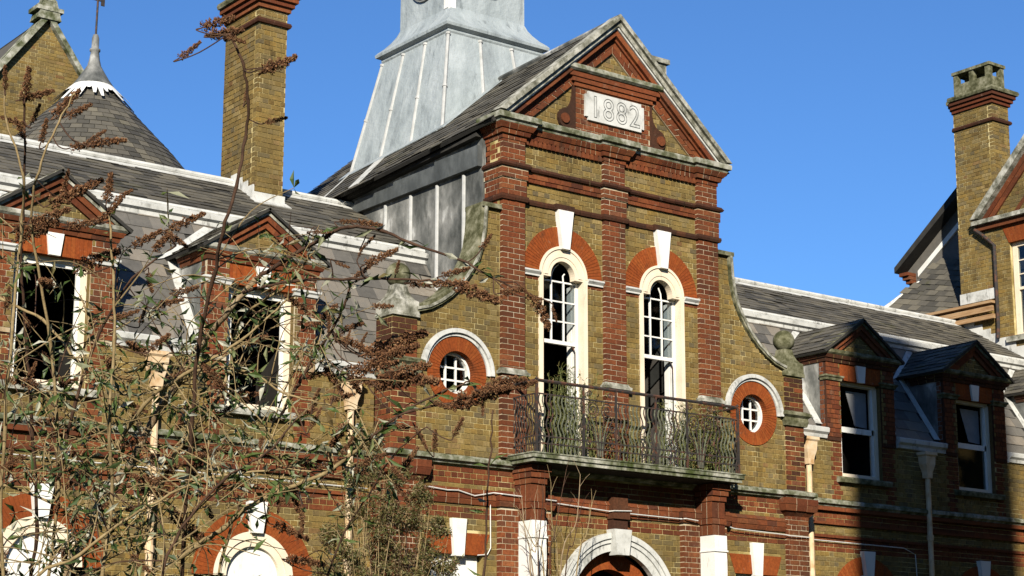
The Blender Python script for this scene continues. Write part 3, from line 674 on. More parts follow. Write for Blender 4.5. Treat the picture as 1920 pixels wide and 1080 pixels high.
for s in (-1, 1):
    u0, u1 = (2.36, 13.7) if s > 0 else (-14, -2.36)
    sl = []; slates(sl, (max(u0, -11) if s < 0 else u0, MY0, MZ0), (1, 0, 0), MV, (u1-max(u0, -11)) if s < 0 else u1-u0, ML, in_mans, .35, .25)
    segs = [u0 if s > 0 else -11]+[q for c in sorted(DC) if c*s > 0 for q in (c-.9, c+.9)]+[u1]
    rp = roofpart('mansard_roof', B, [(segs[0], MY0, MZ0), (segs[1], MY0, MZ0), (segs[1], MY1, MZ1), (segs[0], MY1, MZ1)], sl, 'slate', s < 0)
    for a, c in zip(segs[2::2], segs[3::2]):
        part('mansard_boarding', lambda b: b.quadslab((a, MY0, MZ0-.006), (c, MY0, MZ0-.006), (c, MY1, MZ1-.006), (a, MY1, MZ1-.006), .05), 'roof_dark', B)
    for c in [c for c in DC if c*s > 0]:
        y8 = MY0+(8.2-MZ0)/(MZ1-MZ0)*(MY1-MY0)
        part('mansard_boarding', lambda b: b.quadslab((c-.9, y8, 8.19), (c+.9, y8, 8.19), (c+.9, MY1, MZ1-.01), (c-.9, MY1, MZ1-.01), .05), 'roof_dark', B)
    part('roof_gutter', lambda b: (b.prismx([(1.93, 8.86), (1.90, 8.87), (1.89, 9.0), (1.84, 9.03), (1.83, 9.10), (1.90, 9.13), (2.1, 9.16), (2.1, 8.86)], u0, u1), b.tube([(u0, 1.97, 9.16), (u1, 1.97, 9.16)], .045, 8)), 'weathered_white', B)
    RV = Vector((0, 4.2-2.06, 10.4-9.15)); sl = []
    def in_top(p): return True
    slates(sl, (max(u0, -13), 2.06, 9.15), (1, 0, 0), RV, u1-max(u0, -13), RV.length-.03, None, .28, .19)
    roofpart('upper_roof', B, [(u0, 2.06, 9.15), (u1, 2.06, 9.15), (u1, 4.2, 10.4), (u0, 4.2, 10.4)], sl, 'weathered_slate')
    part('rear_slope', lambda b: b.quadslab((u1, 6.6, 9.0), (u0, 6.6, 9.0), (u0, 4.2, 10.4), (u1, 4.2, 10.4), .06), 'weathered_slate', B)
    part('roof_ridge', lambda b: (b.tube([(u0, 4.2, 10.45), (u1, 4.2, 10.45)], .05, 8), b.quadslab((u0, 4.03, 10.325), (u1, 4.03, 10.325), (u1, 4.2, 10.425), (u0, 4.2, 10.425), .02)), 'weathered_white', B)
part('end_wall', lambda b: b.prismx([(.5, 0), (.5, 6.7), (2.0, 9.0), (4.2, 10.35), (6.6, 8.9), (6.6, 0)], -16, -15.7), 'yellow_brick', B)
part('rear_wall', lambda b: b.box(-16, 13.7, 6.4, 6.6, 0, 9), 'yellow_brick', B)
# dormers
for c in DC:
    dm = empty('dormer', (0, 0, 0)); dm.parent = B
    for s in (-1, 1): part('cheek', lambda b: b.prismx([(.47, 6.6), (.47, 8.16), (1.42, 8.16), (.62, 6.85)], *sorted((c+s*.84, c+s*.895))), 'dull_lead', dm)
    sl = []; k = .66; L = math.hypot(1.06, 1.06*k)
    for s in (-1, 1):
        V = Vector((-s*1.06, 0, 1.06*k)).normalized()
        N = Vector((s*k, 0, 1)).normalized(); U = V.cross(N)
        O = Vector((c+s*1.06, 1.95 if U.y < 0 else .26, 8.19))
        def inr(p): return p.y < MY0+(p.z-MZ0)/(MZ1-MZ0)*(MY1-MY0)+.03
        slates(sl, O, U, V, 1.69, L, inr, .26, .17)
        part('roof', lambda b: b.quadslab((c-1.06, .25, 8.186), (c, .25, 8.186+1.06*k), (c, 1.92, 8.186+1.06*k), (c-1.06, 1.44, 8.186), .04) if s < 0 else b.quadslab((c, .25, 8.186+1.06*k), (c+1.06, .25, 8.186), (c+1.06, 1.44, 8.186), (c, 1.92, 8.186+1.06*k), .04), 'roof_dark', dm)
    b2 = MB()
    for q in sl: slate_add(b2, q)
    b2.build('roof_slates', 'weathered_slate', dm, kind='stuff')
    mb = MB(); bk = []
    for s in (-1, 1):
        a, e = sorted((c+s*.54, c+s*.90)); mb.box(a+.006, e-.006, WY-.022, WY+.1, 6.6, 8.02)
        f = lambda x, z, s=s: 1 if abs(x-c) > .63 else 0
        lay(bk, a, e, 6.66, 7.70, WY-.03, .05, f); lay(bk, a, e, 7.78, 8.02, WY-.03, .05, f)
        if s < 0: lay(bk, WY+.02, WY+.14, 6.66, 8.02, a, .03, 1, axis='y')
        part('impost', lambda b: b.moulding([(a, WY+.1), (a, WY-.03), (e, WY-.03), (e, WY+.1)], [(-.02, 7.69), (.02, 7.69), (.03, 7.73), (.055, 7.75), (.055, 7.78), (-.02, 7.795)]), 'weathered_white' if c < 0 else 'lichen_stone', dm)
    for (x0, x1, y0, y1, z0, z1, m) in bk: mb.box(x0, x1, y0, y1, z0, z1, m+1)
    mb.build('piers', ['pale_mortar' if c < 0 else 'brown_brick']+BM, dm, kind='stuff')  # right-hand dormers: joints darkened, shade put into the mortar colour
    part('flat_arch', lambda b: [b.prism([(c+.545*p0, 7.72), (c+.545*p1-.003, 7.72), (c+.545*p1-.003, 8.02), (c+.545*p0, 8.02)], WY-.02, WY+.1) for p0, p1 in [(-1+i/9, -1+(i+1)/9) for i in range(18)]], 'rubbed_brick', dm)
    part('keystone', lambda b: b.prism([(c-.08, 7.715), (c+.08, 7.715), (c+.12, 8.02), (c-.12, 8.02)], WY-.06, WY), 'white_paint', dm)
    ph = [(c-.90, WY+.75), (c-.90, WY-.03), (c+.90, WY-.03), (c+.90, WY+.75)]
    part('brick_cornice', lambda b: [b.moulding(ph, [(-.03, z0), (d0, z0), (d1, z1-.01), (d1, z1), (-.03, z1)], piece=.2, core=1) for z0, z1, d0, d1 in ((8.022, 8.085, .02, .035), (8.09, 8.15, .06, .085))], ['red_brick', 'pale_mortar'] if c < 0 else ['brown_brick', 'mortar'], dm)  # browner bricks and mortar on the right carry the shade in their colour
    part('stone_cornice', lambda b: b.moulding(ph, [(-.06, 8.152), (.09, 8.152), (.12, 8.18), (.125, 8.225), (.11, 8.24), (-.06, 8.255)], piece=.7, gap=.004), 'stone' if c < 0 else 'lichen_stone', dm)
    def ped(b, top, t, y0, y1, seg=4):
        for s in (-1, 1):
            xo = (top-8.25)/k; xi = (top-t-8.25)/k
            for i in range(seg):
                f0, f1 = i/seg, (i+1)/seg
                b.prism([(c+s*(xo*f0+.003*(i > 0)), top-k*xo*f0), (c+s*xo*f1, top-k*xo*f1), (c+s*xi*f1, top-t-k*xi*f1), (c+s*(xi*f0+.003*(i > 0)), top-t-k*xi*f0)], y0, y1)
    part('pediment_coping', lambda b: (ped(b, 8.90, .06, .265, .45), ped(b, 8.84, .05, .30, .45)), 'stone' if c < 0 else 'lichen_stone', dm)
    part('pediment_brick', lambda b: (ped(b, 8.79, .09, .325, .45, 5), ped(b, 8.70, .10, .365, .45, 4)), 'red_brick', dm)
    mb = MB(); mb.prism([(c-.62, 8.25), (c+.62, 8.25), (c, 8.65)], WY-.012, WY+.1); bk = []
    lay(bk, c-.6, c+.6, 8.25, 8.62, WY-.02, .03, 0, lambda x, z: z < 8.62-k*abs(x-c))
    for (x0, x1, y0, y1, z0, z1, m) in bk: mb.box(x0, x1, y0, y1, z0, z1, m+1)
    mb.build('tympanum', ['mortar']+BM, dm)
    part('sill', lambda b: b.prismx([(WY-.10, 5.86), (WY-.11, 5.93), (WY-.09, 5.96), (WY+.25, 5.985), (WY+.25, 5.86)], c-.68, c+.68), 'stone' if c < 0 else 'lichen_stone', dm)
    def fr(b):
        for s in (-1, 1): b.box(*sorted((c+s*.45, c+s*.54)), WY+.09, WY+.22, 5.97, 7.72)
        b.box(c-.45, c+.45, WY+.09, WY+.2, 7.66, 7.72); b.box(c-.45, c+.45, WY+.09, WY+.2, 5.975, 6.05)
    part('frame', fr, 'cream_paint', dm)
    for q in (-.547, .547): part('reveal', lambda b: b.box(c+q-.006, c+q+.006, WY+.012, WY+.3, 5.97, 7.72), 'yellow_brick', dm)
    mz = 6.80
    if c > 0: part('sash', lambda b: (b.box(c-.45, c+.45, WY+.11, WY+.15, mz, mz+.10), b.box(c-.45, c-.40, WY+.11, WY+.15, 6.05, 7.66), b.box(c+.40, c+.45, WY+.11, WY+.15, 6.05, 7.66)), 'white_paint', dm)
    if c < 0: part('loose_sash', lambda b: (b.box(c+.40, c+.45, WY+.115, WY+.155, 6.05, 7.66), b.box(c-.45, c-.41, WY+.115, WY+.155, 6.05, 7.66), b.box(c-.41, c+.40, WY+.12, WY+.15, 7.60, 7.66)), 'white_paint', dm)
    if c > 9: part('pane', lambda b: b.box(c-.40, c+.40, WY+.128, WY+.131, 6.05, 6.795), 'window_glass', dm)
    if c > 0: part('curtain', lambda b: b.prism([(c+.42, 7.6), (c+.42, 6.95), (c+.1, 6.97), (c-.12, 7.6)], WY+.24, WY+.25), 'curtain', dm)
    part('inner_room', lambda b: room(b, c-.84, c+.84, WY+.32, 3.4, 5.7, 8.1), 'dark_plaster', dm)
    # lead at the cheeks and valleys
    for s in (-1, 1):
        x = c+s*.90; n = Vector((0, -(MZ1-MZ0), MY1-MY0)).normalized()*.035
        pt = lambda xx, z, n=n: Vector((xx, MY0+(z-MZ0)/(MZ1-MZ0)*(MY1-MY0), z))+n
        q = [pt(x+s*.16, 6.88), pt(x-s*.02, 6.88), pt(x-s*.02, 8.2), pt(x+s*.13, 8.2)]
        part('cheek_flashing', lambda b: b.quadslab(*(q if s > 0 else q[::-1])[::-1], .014), 'weathered_white', dm)
        q = [pt(c+s*1.24, 8.12), pt(c+s*1.02, 8.20), pt(c+s*.06, 8.86), pt(c+s*.22, 8.88)]
        part('valley_flashing', lambda b: b.quadslab(*(q if s > 0 else q[::-1])[::-1], .014), 'weathered_white', dm)

# ------------------------------------------------------------------ gable roof, lead wall, ventilator
for s in (-1, 1):
    part('lead_wall', lambda b: (b.prismx([(.385, 6.6), (.385, 10.75), (6.6, 10.45), (6.6, 6.6)], *sorted((s*2.35, s*2.2)))), 'dull_lead', B)
    part('lead_fascia', lambda b: [b.box(*sorted((s*2.351, s*2.44)), y, y+1.195, 10.24, 10.60-.05*y) for y in (.39, 1.59, 2.79, 3.99)], 'dark_lead', B)
    for y in (.86, 1.60, 2.36, 3.12, 3.88): part('lead_roll', lambda b: b.tube([(s*2.36, y, 7.4), (s*2.36, y, 10.2)], .036, 8), 'lead_roll', B)
    part('eaves_soffit', lambda b: b.prismx([(.39, 10.72), (.39, 10.78), (6.6, 10.50), (6.6, 10.42)], *sorted((s*2.2, s*2.47))), 'roof_dark', B)
    V = Vector((-s, 0, GK)).normalized(); N = Vector((s*GK, 0, 1)).normalized(); U = V.cross(N)
    zt = lambda x, y=4.4: 13.06-GK*abs(x)-.05*max(y, 0)
    y0 = 7.45 if U.y < 0 else -.12; O = Vector((s*3.0, y0, 13.06-GK*3.0-.05*y0)); sl = []; U = Vector((0, U.y, -.05*U.y)).normalized()
    slates(sl, O, U, V, 7.57, 3.0*math.hypot(1, GK)-.02, lambda p: abs(p.x) < 2.53+.03*p.y, .29, .20)
    q = [(s*2.53, -.1, zt(2.53, 0)), (s*.0, -.1, zt(0, 0)), (0, 7.45, zt(0, 7.45)), (s*2.72, 7.45, zt(2.72, 7.45))]
    rp = roofpart('gable_roof', B, q if s < 0 else [q[1], q[0], q[3], q[2]], sl, 'weathered_slate')
part('gable_ridge', lambda b: b.tube([(0, .0, 13.07), (0, 7.45, 12.75)], .05, 6), 'dull_lead', B)
part('rear_gable', lambda b: b.prism([(-2.3, 6), (2.3, 6), (2.3, 10.5), (0, 12.5), (-2.3, 10.5)], 7.2, 7.38), 'yellow_brick', B)
TY = 4.25
th = lambda z: 1.431+.19*(11.62-z)
vt = part('roof_ventilator', lambda b: b.frusta(0, TY, [(th(9.8), th(9.8), 9.8), (th(11), th(11), 11.0), (th(12.4), th(12.4), 12.4), (1.04, 1.04, 13.69)]), 'lead', B)
part('ventilator_cornice', lambda b: b.frusta(0, TY, [(1.045, 1.045, 13.62), (1.07, 1.07, 13.66), (1.07, 1.07, 13.70), (1.15, 1.15, 13.74), (1.16, 1.16, 13.79), (1.12, 1.12, 13.84), (1.03, 1.03, 13.92), (.94, .94, 14.03), (.87, .87, 14.14), (.825, .825, 14.25), (.82, .82, 15.6)]), 'lead', vt)
for f in (-1, -1/3, 1/3, 1):
    for fx in (0, 1):
        pts = []
        for z in (9.9, 11.6, 13.62):
            h = th(z) if z < 13 else 1.05
            pts.append((-h, TY+f*h, z) if fx == 0 else (f*h, TY-h, z))
        if fx == 1 and f == -1: continue
        part('lead_roll', lambda b: (b.tube(pts, .034, 8), b.tube([Vector(pts[1]).lerp(Vector(pts[2]), .45), Vector(pts[1]).lerp(Vector(pts[2]), .47)], .046, 8), b.tube([Vector(pts[1]).lerp(Vector(pts[2]), .98), Vector(pts[2])], .048, 8)), 'lead_roll', vt)
part('corner_post', lambda b: (b.box(-.84, -.74, TY-.84, TY-.74, 14.2, 15.6), b.box(-.836, -.80, TY-.74, TY-.60, 14.25, 15.6)), 'white_paint', vt)
for fx in (0, 1):
    c2 = arc(TY if fx == 0 else 0, 15.08, .46, 0, 2*PI, 24)[:-1]; c3 = arc(TY if fx == 0 else 0, 15.08, .49, 0, 2*PI, 24)[:-1]
    part('vent_rim', lambda b: b.prismx(c3, -.86, -.82) if fx == 0 else b.prism(c3, TY-.86, TY-.82), 'dull_lead', vt)
    part('vent_shade_disc', lambda b: b.prismx(c2, -.864, -.85) if fx == 0 else b.prism(c2, TY-.864, TY-.85), 'roof_dark', vt)  # solid dark disc: the darkness inside the vent is its colour
part('apron_flashing', lambda b: (b.quadslab(*[Vector((x, y, zt(x, y)+.045)) for x, y in ((-1.62, 2.72), (-1.38, 2.72), (-1.40, 5.8), (-1.66, 5.8))], .015), b.quadslab(*[Vector((x, y, zt(x, y)+.045)) for x, y in ((-1.6, 2.55), (-.2, 2.75), (-.2, 2.95), (-1.6, 2.75))], .015)), 'lead', B)
part('hip_flashing', lambda b: b.quadslab(*[Vector((x, y, zt(x, y)+.04)) for x, y in ((-2.66, 3.55), (-2.66, 3.85), (-1.45, 4.75), (-1.45, 4.45))][::-1], .012), 'weathered_white', B)
part('lightning_cable', lambda b: b.tube([(-2.6, 4.9, zt(2.6, 4.9)+.04), (-1.9, 5.3, zt(1.9, 5.3)+.04), (-1.2, 5.75, zt(1.2, 5.75)+.05)], .013, 5), 'lead_roll', B)

bq = onY(1222, 108, 5.0); BCX, BCZ = bq.x, bq.z+.03
# chimney stack on the ridge
def stack(name, parent, x0, x1, y0, y1, z0, zb, zt2, near_x=True):
    mb = MB(); mb.box(x0+.008, x1-.008, y0+.008, y1, z0, zt2); bk = []
    lay(bk, x0, x1, z0, zb, y0, .11, 0); lay(bk, y0+.115, y1, z0, zb, x0, .03, 0, axis='y')
    lay(bk, x0, x1, zb+.08, zt2, y0, .11, 0); lay(bk, y0+.115, y1, zb+.08, zt2, x0, .03, 0, axis='y')
    for (a, b, c, d, e, f, m) in bk: mb.box(a, b, c, d, e, f, m+1)
    o = mb.build(name, ['mortar']+BM, parent)
    sq = [(x0, y1), (x0, y0), (x1, y0), (x1, y1), (x0-.001, y1)]
    part('band', lambda b: b.moulding(sq, [(-.03, zb), (.04, zb), (.055, zb+.04), (.04, zb+.08), (-.03, zb+.08)]), 'brown_brick', o)
    part('corbel_course', lambda b: [b.moulding(sq, [(-.03, z), (d, z), (d, z+.08), (-.03, z+.08)]) for z, d in ((zt2, .04), (zt2+.083, .085), (zt2+.166, .13))], 'red_brick', o)
    part('cap', lambda b: b.moulding(sq, [(-.05, zt2+.25), (.17, zt2+.25), (.19, zt2+.30), (.17, zt2+.35), (-.05, zt2+.37)]), 'lichen_stone', o)
    return o
ch = stack('chimney', B, -4.69, -4.14, 3.5, 4.65, 9.5, 13.06, 13.33)
part('step_flashing', lambda b: [b.box(-4.705, -4.68, 3.50+i*.19, 3.69+i*.19, 9.95+i*.105, 10.25+i*.105) for i in range(4)]+[b.box(-4.72, -4.11, 3.482, 3.50, 9.92, 10.13), b.quadslab((-4.75, 3.30, 9.90), (-4.08, 3.30, 9.90), (-4.08, 3.5, 10.02), (-4.75, 3.5, 10.02), .015)], 'weathered_white', ch)
part('back_chimney', lambda b: (b.box(BCX, BCX+.40, 5.0, 5.5, 9, BCZ-.1), b.box(BCX-.06, BCX+.46, 4.95, 5.55, BCZ-.1, BCZ)), ['stone'], B)

# ------------------------------------------------------------------ pipes and cables
for x in (-7.86, -4.74, 4.74, 7.86):
    top = 6.58; y = WY-.10
    dp = part('drainpipe', lambda b: (b.tube([(x, y, 2.0), (x, y, 6.2)], .05, 10), b.lathe((x, y, 5.0), [(.065, -.05), (.065, .05)], 10), b.lathe((x, y, 3.9), [(.065, -.05), (.065, .05)], 10)), 'rusty_cream', B)
    part('hopper', lambda b: b.frusta(x, y, [(.07, .06, 6.10), (.075, .065, 6.2), (.085, .07, 6.24), (.125, .09, 6.36), (.13, .095, 6.50), (.165, .12, 6.53), (.165, .12, 6.58)]), 'rusty_cream', dp)
part('wall_cable', lambda b: b.tube([(-11, WY-.06, 5.02), (-9, WY-.06, 5.0), (-7, WY-.06, 4.99), (-4.4, WY-.06, 4.98)], .009, 5), 'cable', B)
part('wall_cable', lambda b: b.tube([(-3.7, -.09, 5.03), (-3.3, -.09, 5.0), (-3.1, -.09, 5.01), (-2.8, -.09, 4.95), (-2.45, -.09, 5.02), (-2.36, -.19, 5.0), (-1.33, -.19, 4.97), (-1.30, -.09, 4.95), (-.2, -.09, 4.90), (-.18, -.19, 4.90), (.18, -.19, 4.92), (.2, -.09, 4.89), (1.3, -.09, 4.88), (1.34, -.19, 4.88), (1.6, -.19, 4.86)], .009, 5), 'cable', B)
part('wall_cable', lambda b: b.tube([(-2.52, -.03, 4.97), (-2.47, -.03, 4.9), (-2.46, -.03, 4.2), (-2.52, -.03, 4.1), (-2.7, -.03, 4.08)], .009, 5), 'cable', B)
part('wall_cable', lambda b: b.tube([(2.1, -.2, 4.9), (2.36, -.09, 4.83), (2.5, -.09, 4.80), (3.7, -.09, 4.77), (3.78, -.1, 4.76), (4.3, -.08, 4.76)], .009, 5), 'cable', B)
part('wall_cable', lambda b: b.tube([(4.4, WY-.04, 4.80), (7.2, WY-.04, 4.78), (7.5, WY-.04, 4.68), (7.55, WY-.04, 3.6)], .009, 5), 'cable', B)

# ------------------------------------------------------------------ bricks and slates: the nearest as pieces, the rest joined
def pxarea(c, w, h):
    d = (Vector(c)-CAM).dot(FW); return w*h/(d*d)
cand = []
for wi, (o, bk, pick) in enumerate(WALLS):
    if not pick: continue
    for bi, q in enumerate(bk):
        if q[1]-q[0] > .2 and q[5]-q[4] > .065 and q[4] > 6.9 and q[2] < .01: cand.append((-pxarea((q[0], q[2], q[4]), q[1]-q[0], q[5]-q[4]), wi, bi))
cand.sort(); chosen = set((a, b) for _, a, b in cand[:300]); MESH = {}
for wi, (o, bk, pick) in enumerate(WALLS):
    rest = MB()
    for bi, (x0, x1, y0, y1, z0, z1, m) in enumerate(bk):
        if (wi, bi) in chosen:
            key = (round(x1-x0, 2), round(y1-y0, 2), round(z1-z0, 3), m)
            if key not in MESH:
                t = MB().box(-(x1-x0)/2, (x1-x0)/2, 0, y1-y0, 0, z1-z0, 0, 0.)
                q = t.build('brick', BM[m], o); MESH[key] = q.data
            else:
                q = bpy.data.objects.new('brick', MESH[key]); COL.objects.link(q); q.parent = o
            q.location = ((x0+x1)/2, y0, z0)
        else: rest.box(x0, x1, y0, y1, z0, z1, m)
    if rest.v: rest.build('brickwork', BM, o, kind='stuff')
left = 300; smesh = {}
for o, sl, mat, pick in SLATES:
    rest = MB(); sl2 = sorted(range(len(sl)), key=lambda i: -pxarea(sl[i][0], sl[i][4], sl[i][5]))
    ch_ = set(sl2[:left]) if pick else set()
    if pick: left -= len(ch_)
    for i, q in enumerate(sl):
        if i in ch_:
            p, U, V, N, w_, h_, l = q; key = round(w_, 2), round(h_, 2)
            if key not in smesh:
                t = MB(); slate_add(t, (Vector((0,0,0)), Vector((1,0,0)), Vector((0,1,0)), Vector((0,0,1)), w_, h_, .016)); t.r = [0.]*len(t.r)
                ob = t.build('slate', mat, o); smesh[key] = ob.data
            else:
                ob = bpy.data.objects.new('slate', smesh[key]); COL.objects.link(ob); ob.parent = o
            mm = Matrix((U, V, N)).transposed().to_4x4(); mm.translation = p; ob.matrix_local = mm
        else: slate_add(rest, q)
    if rest.v: rest.build('slates', mat, o, kind='stuff')
def leafquad(mb, p, d, L, W, m=0, fold=.25):
    d = d.normalized(); s = d.cross(Vector((random.gauss(0, 1), random.gauss(0, 1), random.gauss(0, 1)))).normalized(); n = s.cross(d)
    mid = p+d*L*.5+n*L*.05; tip = p+d*L-n*L*.08
    mb.add([p, mid+s*W+n*W*fold, tip, mid-s*W+n*W*fold, mid], [(0, 4, 1), (4, 2, 1), (0, 3, 4), (3, 2, 4)], m)
# ------------------------------------------------------------------ ground and the other buildings
gd = MB().add([(-300, -300, 0), (400, -300, 0), (400, 400, 0), (-300, 400, 0)], [(0, 1, 2, 3)]).build('ground', 'grass'); gd['kind'] = 'structure'

# projecting side wing at the far right end
SW = empty('side_wing', (18, 0, 0), 'tall brick side wing with gable, chimney stack and sash window at the right edge', 'building')
SW.location = (0, 0, 0)
XW = 13.7
def in_sw(y, z):
    if 1.62 < y < 2.70 and 9.9 < z < 12.4: return False
    if z > 12.55: return z < 15.65-1.0*abs(y-.45) and y < 3.5
    return True
mb = MB(); backing(mb, -6, 4.1, 8.6, 15.6, XW+.008, .3, in_sw, axis='y'); bk = []
lay(bk, -1.5, 4.1, 8.8, 15.6, XW, .03, 0, in_sw, axis='y')
for (a, b, c, d, e, f, m) in bk: mb.box(a, b, c, d, e, f, m+1)
mb.box(XW, XW+6, -6, 4.1, 0, 8.6, 1); mb.box(XW+.4, XW+6, -5.9, 3.9, 8.6, 12.5, 1)
mb.build('wall', ['mortar']+BM, SW)
def rk(b, top, t, x0, x1):
    for s in (-1, 1):
        xo = (top-12.66); xi = (top-t-12.66)
        for i in range(7):
            f0, f1 = i/7, (i+1)/7
            b.prismx([(.45+s*(xo*f0+.003), top-xo*f0), (.45+s*xo*f1, top-xo*f1), (.45+s*xi*f1, top-t-xi*f1), (.45+s*(xi*f0+.003), top-t-xi*f0)], x0, x1)
part('coping', lambda b: rk(b, 15.80, .22, XW-.22, XW+.2), 'stone', SW)
part('raking_brick', lambda b: (rk(b, 15.58, .16, XW-.06, XW+.1), rk(b, 15.41, .16, XW-.05, XW+.1)), 'red_brick', SW)
part('raking_band', lambda b: rk(b, 14.75, .13, XW-.012, XW+.1), 'red_brick', SW)
part('cornice', lambda b: (b.box(XW-.10, XW+.1, -2.7, 3.5, 12.40, 12.52)), 'red_brick', SW)
part('cornice_ledge', lambda b: (b.box(XW-.19, XW+.1, -2.8, 3.58, 12.525, 12.62)), 'stone', SW)
wn = part('window', lambda b: [b.box(XW+.10, XW+.18, y0, y1, z0, z1) for y0, y1, z0, z1 in ((2.58, 2.70, 9.9, 12.0), (1.62, 1.74, 9.9, 12.0), (1.74, 2.58, 11.9, 12.0), (1.74, 2.58, 9.9, 9.98), (1.74, 2.58, 10.93, 10.99))], 'cream_paint', SW)
for y in (2.02, 2.30): part('glazing_bar', lambda b: b.box(XW+.12, XW+.15, y-.012, y+.012, 10.99, 11.9), 'cream_paint', wn)
for z in (11.28, 11.59): part('glazing_bar', lambda b: b.box(XW+.122, XW+.148, 1.74, 2.58, z-.012, z+.012), 'cream_paint', wn)
part('pane', lambda b: (b.box(XW+.135, XW+.138, 1.74, 2.58, 10.99, 11.9), b.box(XW+.155, XW+.158, 1.74, 2.58, 9.98, 10.93)), 'window_glass', wn)
part('inner_room', lambda b: (b.box(XW+.36, XW+.39, 1.4, 3.0, 9.7, 12.2)), 'plaster', wn)
part('sill', lambda b: b.box(XW-.10, XW+.2, 1.5, 2.85, 9.78, 9.9), 'stone', wn)
part('flat_arch', lambda b: [b.prismx([(2.16+.55*p0, 12.0), (2.16+.55*p1-.004, 12.0), (2.16+.72*p1-.004, 12.395), (2.16+.72*p0, 12.395)], XW-.012, XW+.1) for p0, p1 in [(-1+i/9, -1+(i+1)/9) for i in range(18)]], 'rubbed_brick', wn)
cs = stack('chimney', SW, XW+.001, XW+.58, 2.98, 4.08, 12.3, 14.88, 15.3)
part('chimney_pot_block', lambda b: (b.box(XW+.03, XW+.55, 3.02, 4.04, 15.66, 15.98), b.box(XW+.0, XW+.58, 2.99, 4.07, 16.22, 16.29), *[b.box(XW+.03+i*.40, XW+.15+i*.40, 3.02+j*.45, 3.14+j*.45, 15.98, 16.22) for i in (0, 1) for j in (0, 1, 2)]), 'lichen_stone', cs)
part('drainpipe', lambda b: b.tube([(XW-.1, 3.55, 12.45), (XW-.1, 3.30, 12.25), (XW-.08, 3.05, 12.0), (XW-.08, 3.05, 10.2), (XW-.1, 3.06, 9.9)], .04, 8), 'iron', SW)
part('apron_flashing', lambda b: b.box(XW-.06, XW, 3.12, 4.08, 10.82, 11.06), 'weathered_white', SW)
part('rotten_fascia', lambda b: (b.box(XW-.20, XW-.14, 3.1, 5.1, 10.52, 10.64), b.box(XW-.17, XW-.10, 3.1, 4.7, 10.36, 10.46), b.box(XW-.22, XW, 3.1, 5.3, 10.70, 10.76)), 'timber', SW)
part('step_flashing', lambda b: [b.box(XW-.02, XW, 4.2-(i+1)*.22, 4.2-i*.22, 10.28-i*.128, 10.56-i*.128) for i in range(16)], 'weathered_white', SW)
A, D2, B2, C2 = onX(1652, 588, 13.62), onX(1796, 600, 13.62), onX(1757, 511, 15.1), onX(1800, 486, 15.1)
U2 = (D2-A).normalized(); V2 = (C2-D2); V2 = (V2-U2*V2.dot(U2)).normalized(); sl = []
def in_lr(p):
    q = p-A; h = B2-A; return q.dot(U2) > q.dot(V2)*h.dot(U2)/h.dot(V2)
slates(sl, A, U2, V2, (D2-A).length, (C2-D2).dot(V2), in_lr, .27, .19)
lr = part('lower_roof', lambda b: b.quadslab(A-Vector((0, 0, .01)), D2-Vector((0, 0, .01)), C2-Vector((0, 0, .01)), B2-Vector((0, 0, .01)), .05), 'roof_dark', SW); b2 = MB()
for q in sl: slate_add(b2, q)
b2.build('slates', 'weathered_slate', lr, kind='stuff')
part('hip_flashing', lambda b: b.tube([A+Vector((-.02, 0, .03)), B2+Vector((-.03, 0, .04))], .065, 6), 'weathered_white', SW)
XR = 15.2; E1, E2 = onX(1702, 506, XR), onX(1808, 374, XR)
part('rear_gable', lambda b: b.prismx([(E1.y, E1.z-.05), (E2.y-1, E2.z+.75), (E2.y-1, 9), (E1.y-.3, 9)], XR, XR+.3), 'slate', SW)  # dark slate colour stands in for the shade on this gable
part('rear_roof', lambda b: b.prismx([(E1.y+.12, E1.z-.12), (E1.y+.12, E1.z+.02), (E2.y-1, E2.z+.95), (E2.y-1, E2.z+.72)], XR-.35, XR+3), 'roof_dark', SW)
part('barge_board', lambda b: (b.prismx([(E1.y-.35, E1.z-.1), (E2.y-1, E2.z+.35), (E2.y-1, E2.z+.2), (E1.y-.35, E1.z-.25)], XR-.05, XR+.02)), 'white_paint', SW)
part('corbel', lambda b: [b.box(XR-.3+.06*i, XR+.1, E1.y-.25, E1.y+.02-.05*i, E1.z-.22-.09*i, E1.z-.14-.09*i) for i in range(3)], 'red_brick', SW)

# turret with a slated cone, and the gabled range behind it
TU = empty('round_turret', (-3.77, 12, 0), 'round turret with grey slated cone, white dripped collar and iron finial', 'turret')
def tb(fill, name, mats, **k):
    b = MB(); fill(b); o = b.build(name, mats, TU, **k); o.matrix_parent_inverse = Matrix.Translation((3.77, -12, 0)); return o
tc = (-3.77, 12, 0)
tb(lambda b: b.lathe(tc, [(2.7, 0), (2.7, 11.4)], 32), 'wall', 'yellow_brick')
CP = [(3.1, 11.3), (1.66, 13.02), (1.27, 13.43), (.85, 13.88), (.46, 14.28), (.38, 14.38)]
def conerow(b):
    def rad(z):
        for (r0, z0), (r1, z1) in zip(CP, CP[1:]):
            if z <= z1: return r0+(r1-r0)*(z-z0)/(z1-z0)
        return CP[-1][0]
    z = 11.3; k = 0
    while z < 14.36:
        r = rad(z); n = max(10, int(2*PI*r/.24)); z2 = min(z+.125*1.2, 14.40); r2 = rad(z2)
        for i in range(n):
            a0 = 2*PI*(i+(k % 2)*.5)/n; a1 = a0+2*PI/n-.010/r; 
            q = lambda rr, a, zz: (tc[0]+rr*math.cos(a), tc[1]+rr*math.sin(a), zz)
            l = .014+random.uniform(0, .008)
            b.add([q(r+l, a0, z), q(r+l, a1, z), q(r2, a1, z2), q(r2, a0, z2), q(r-.01, a0, z), q(r-.01, a1, z)], [(0, 1, 2, 3), (4, 5, 1, 0)])
        z += .125; k += 1
tb(conerow, 'roof_slates', 'weathered_slate', kind='stuff')
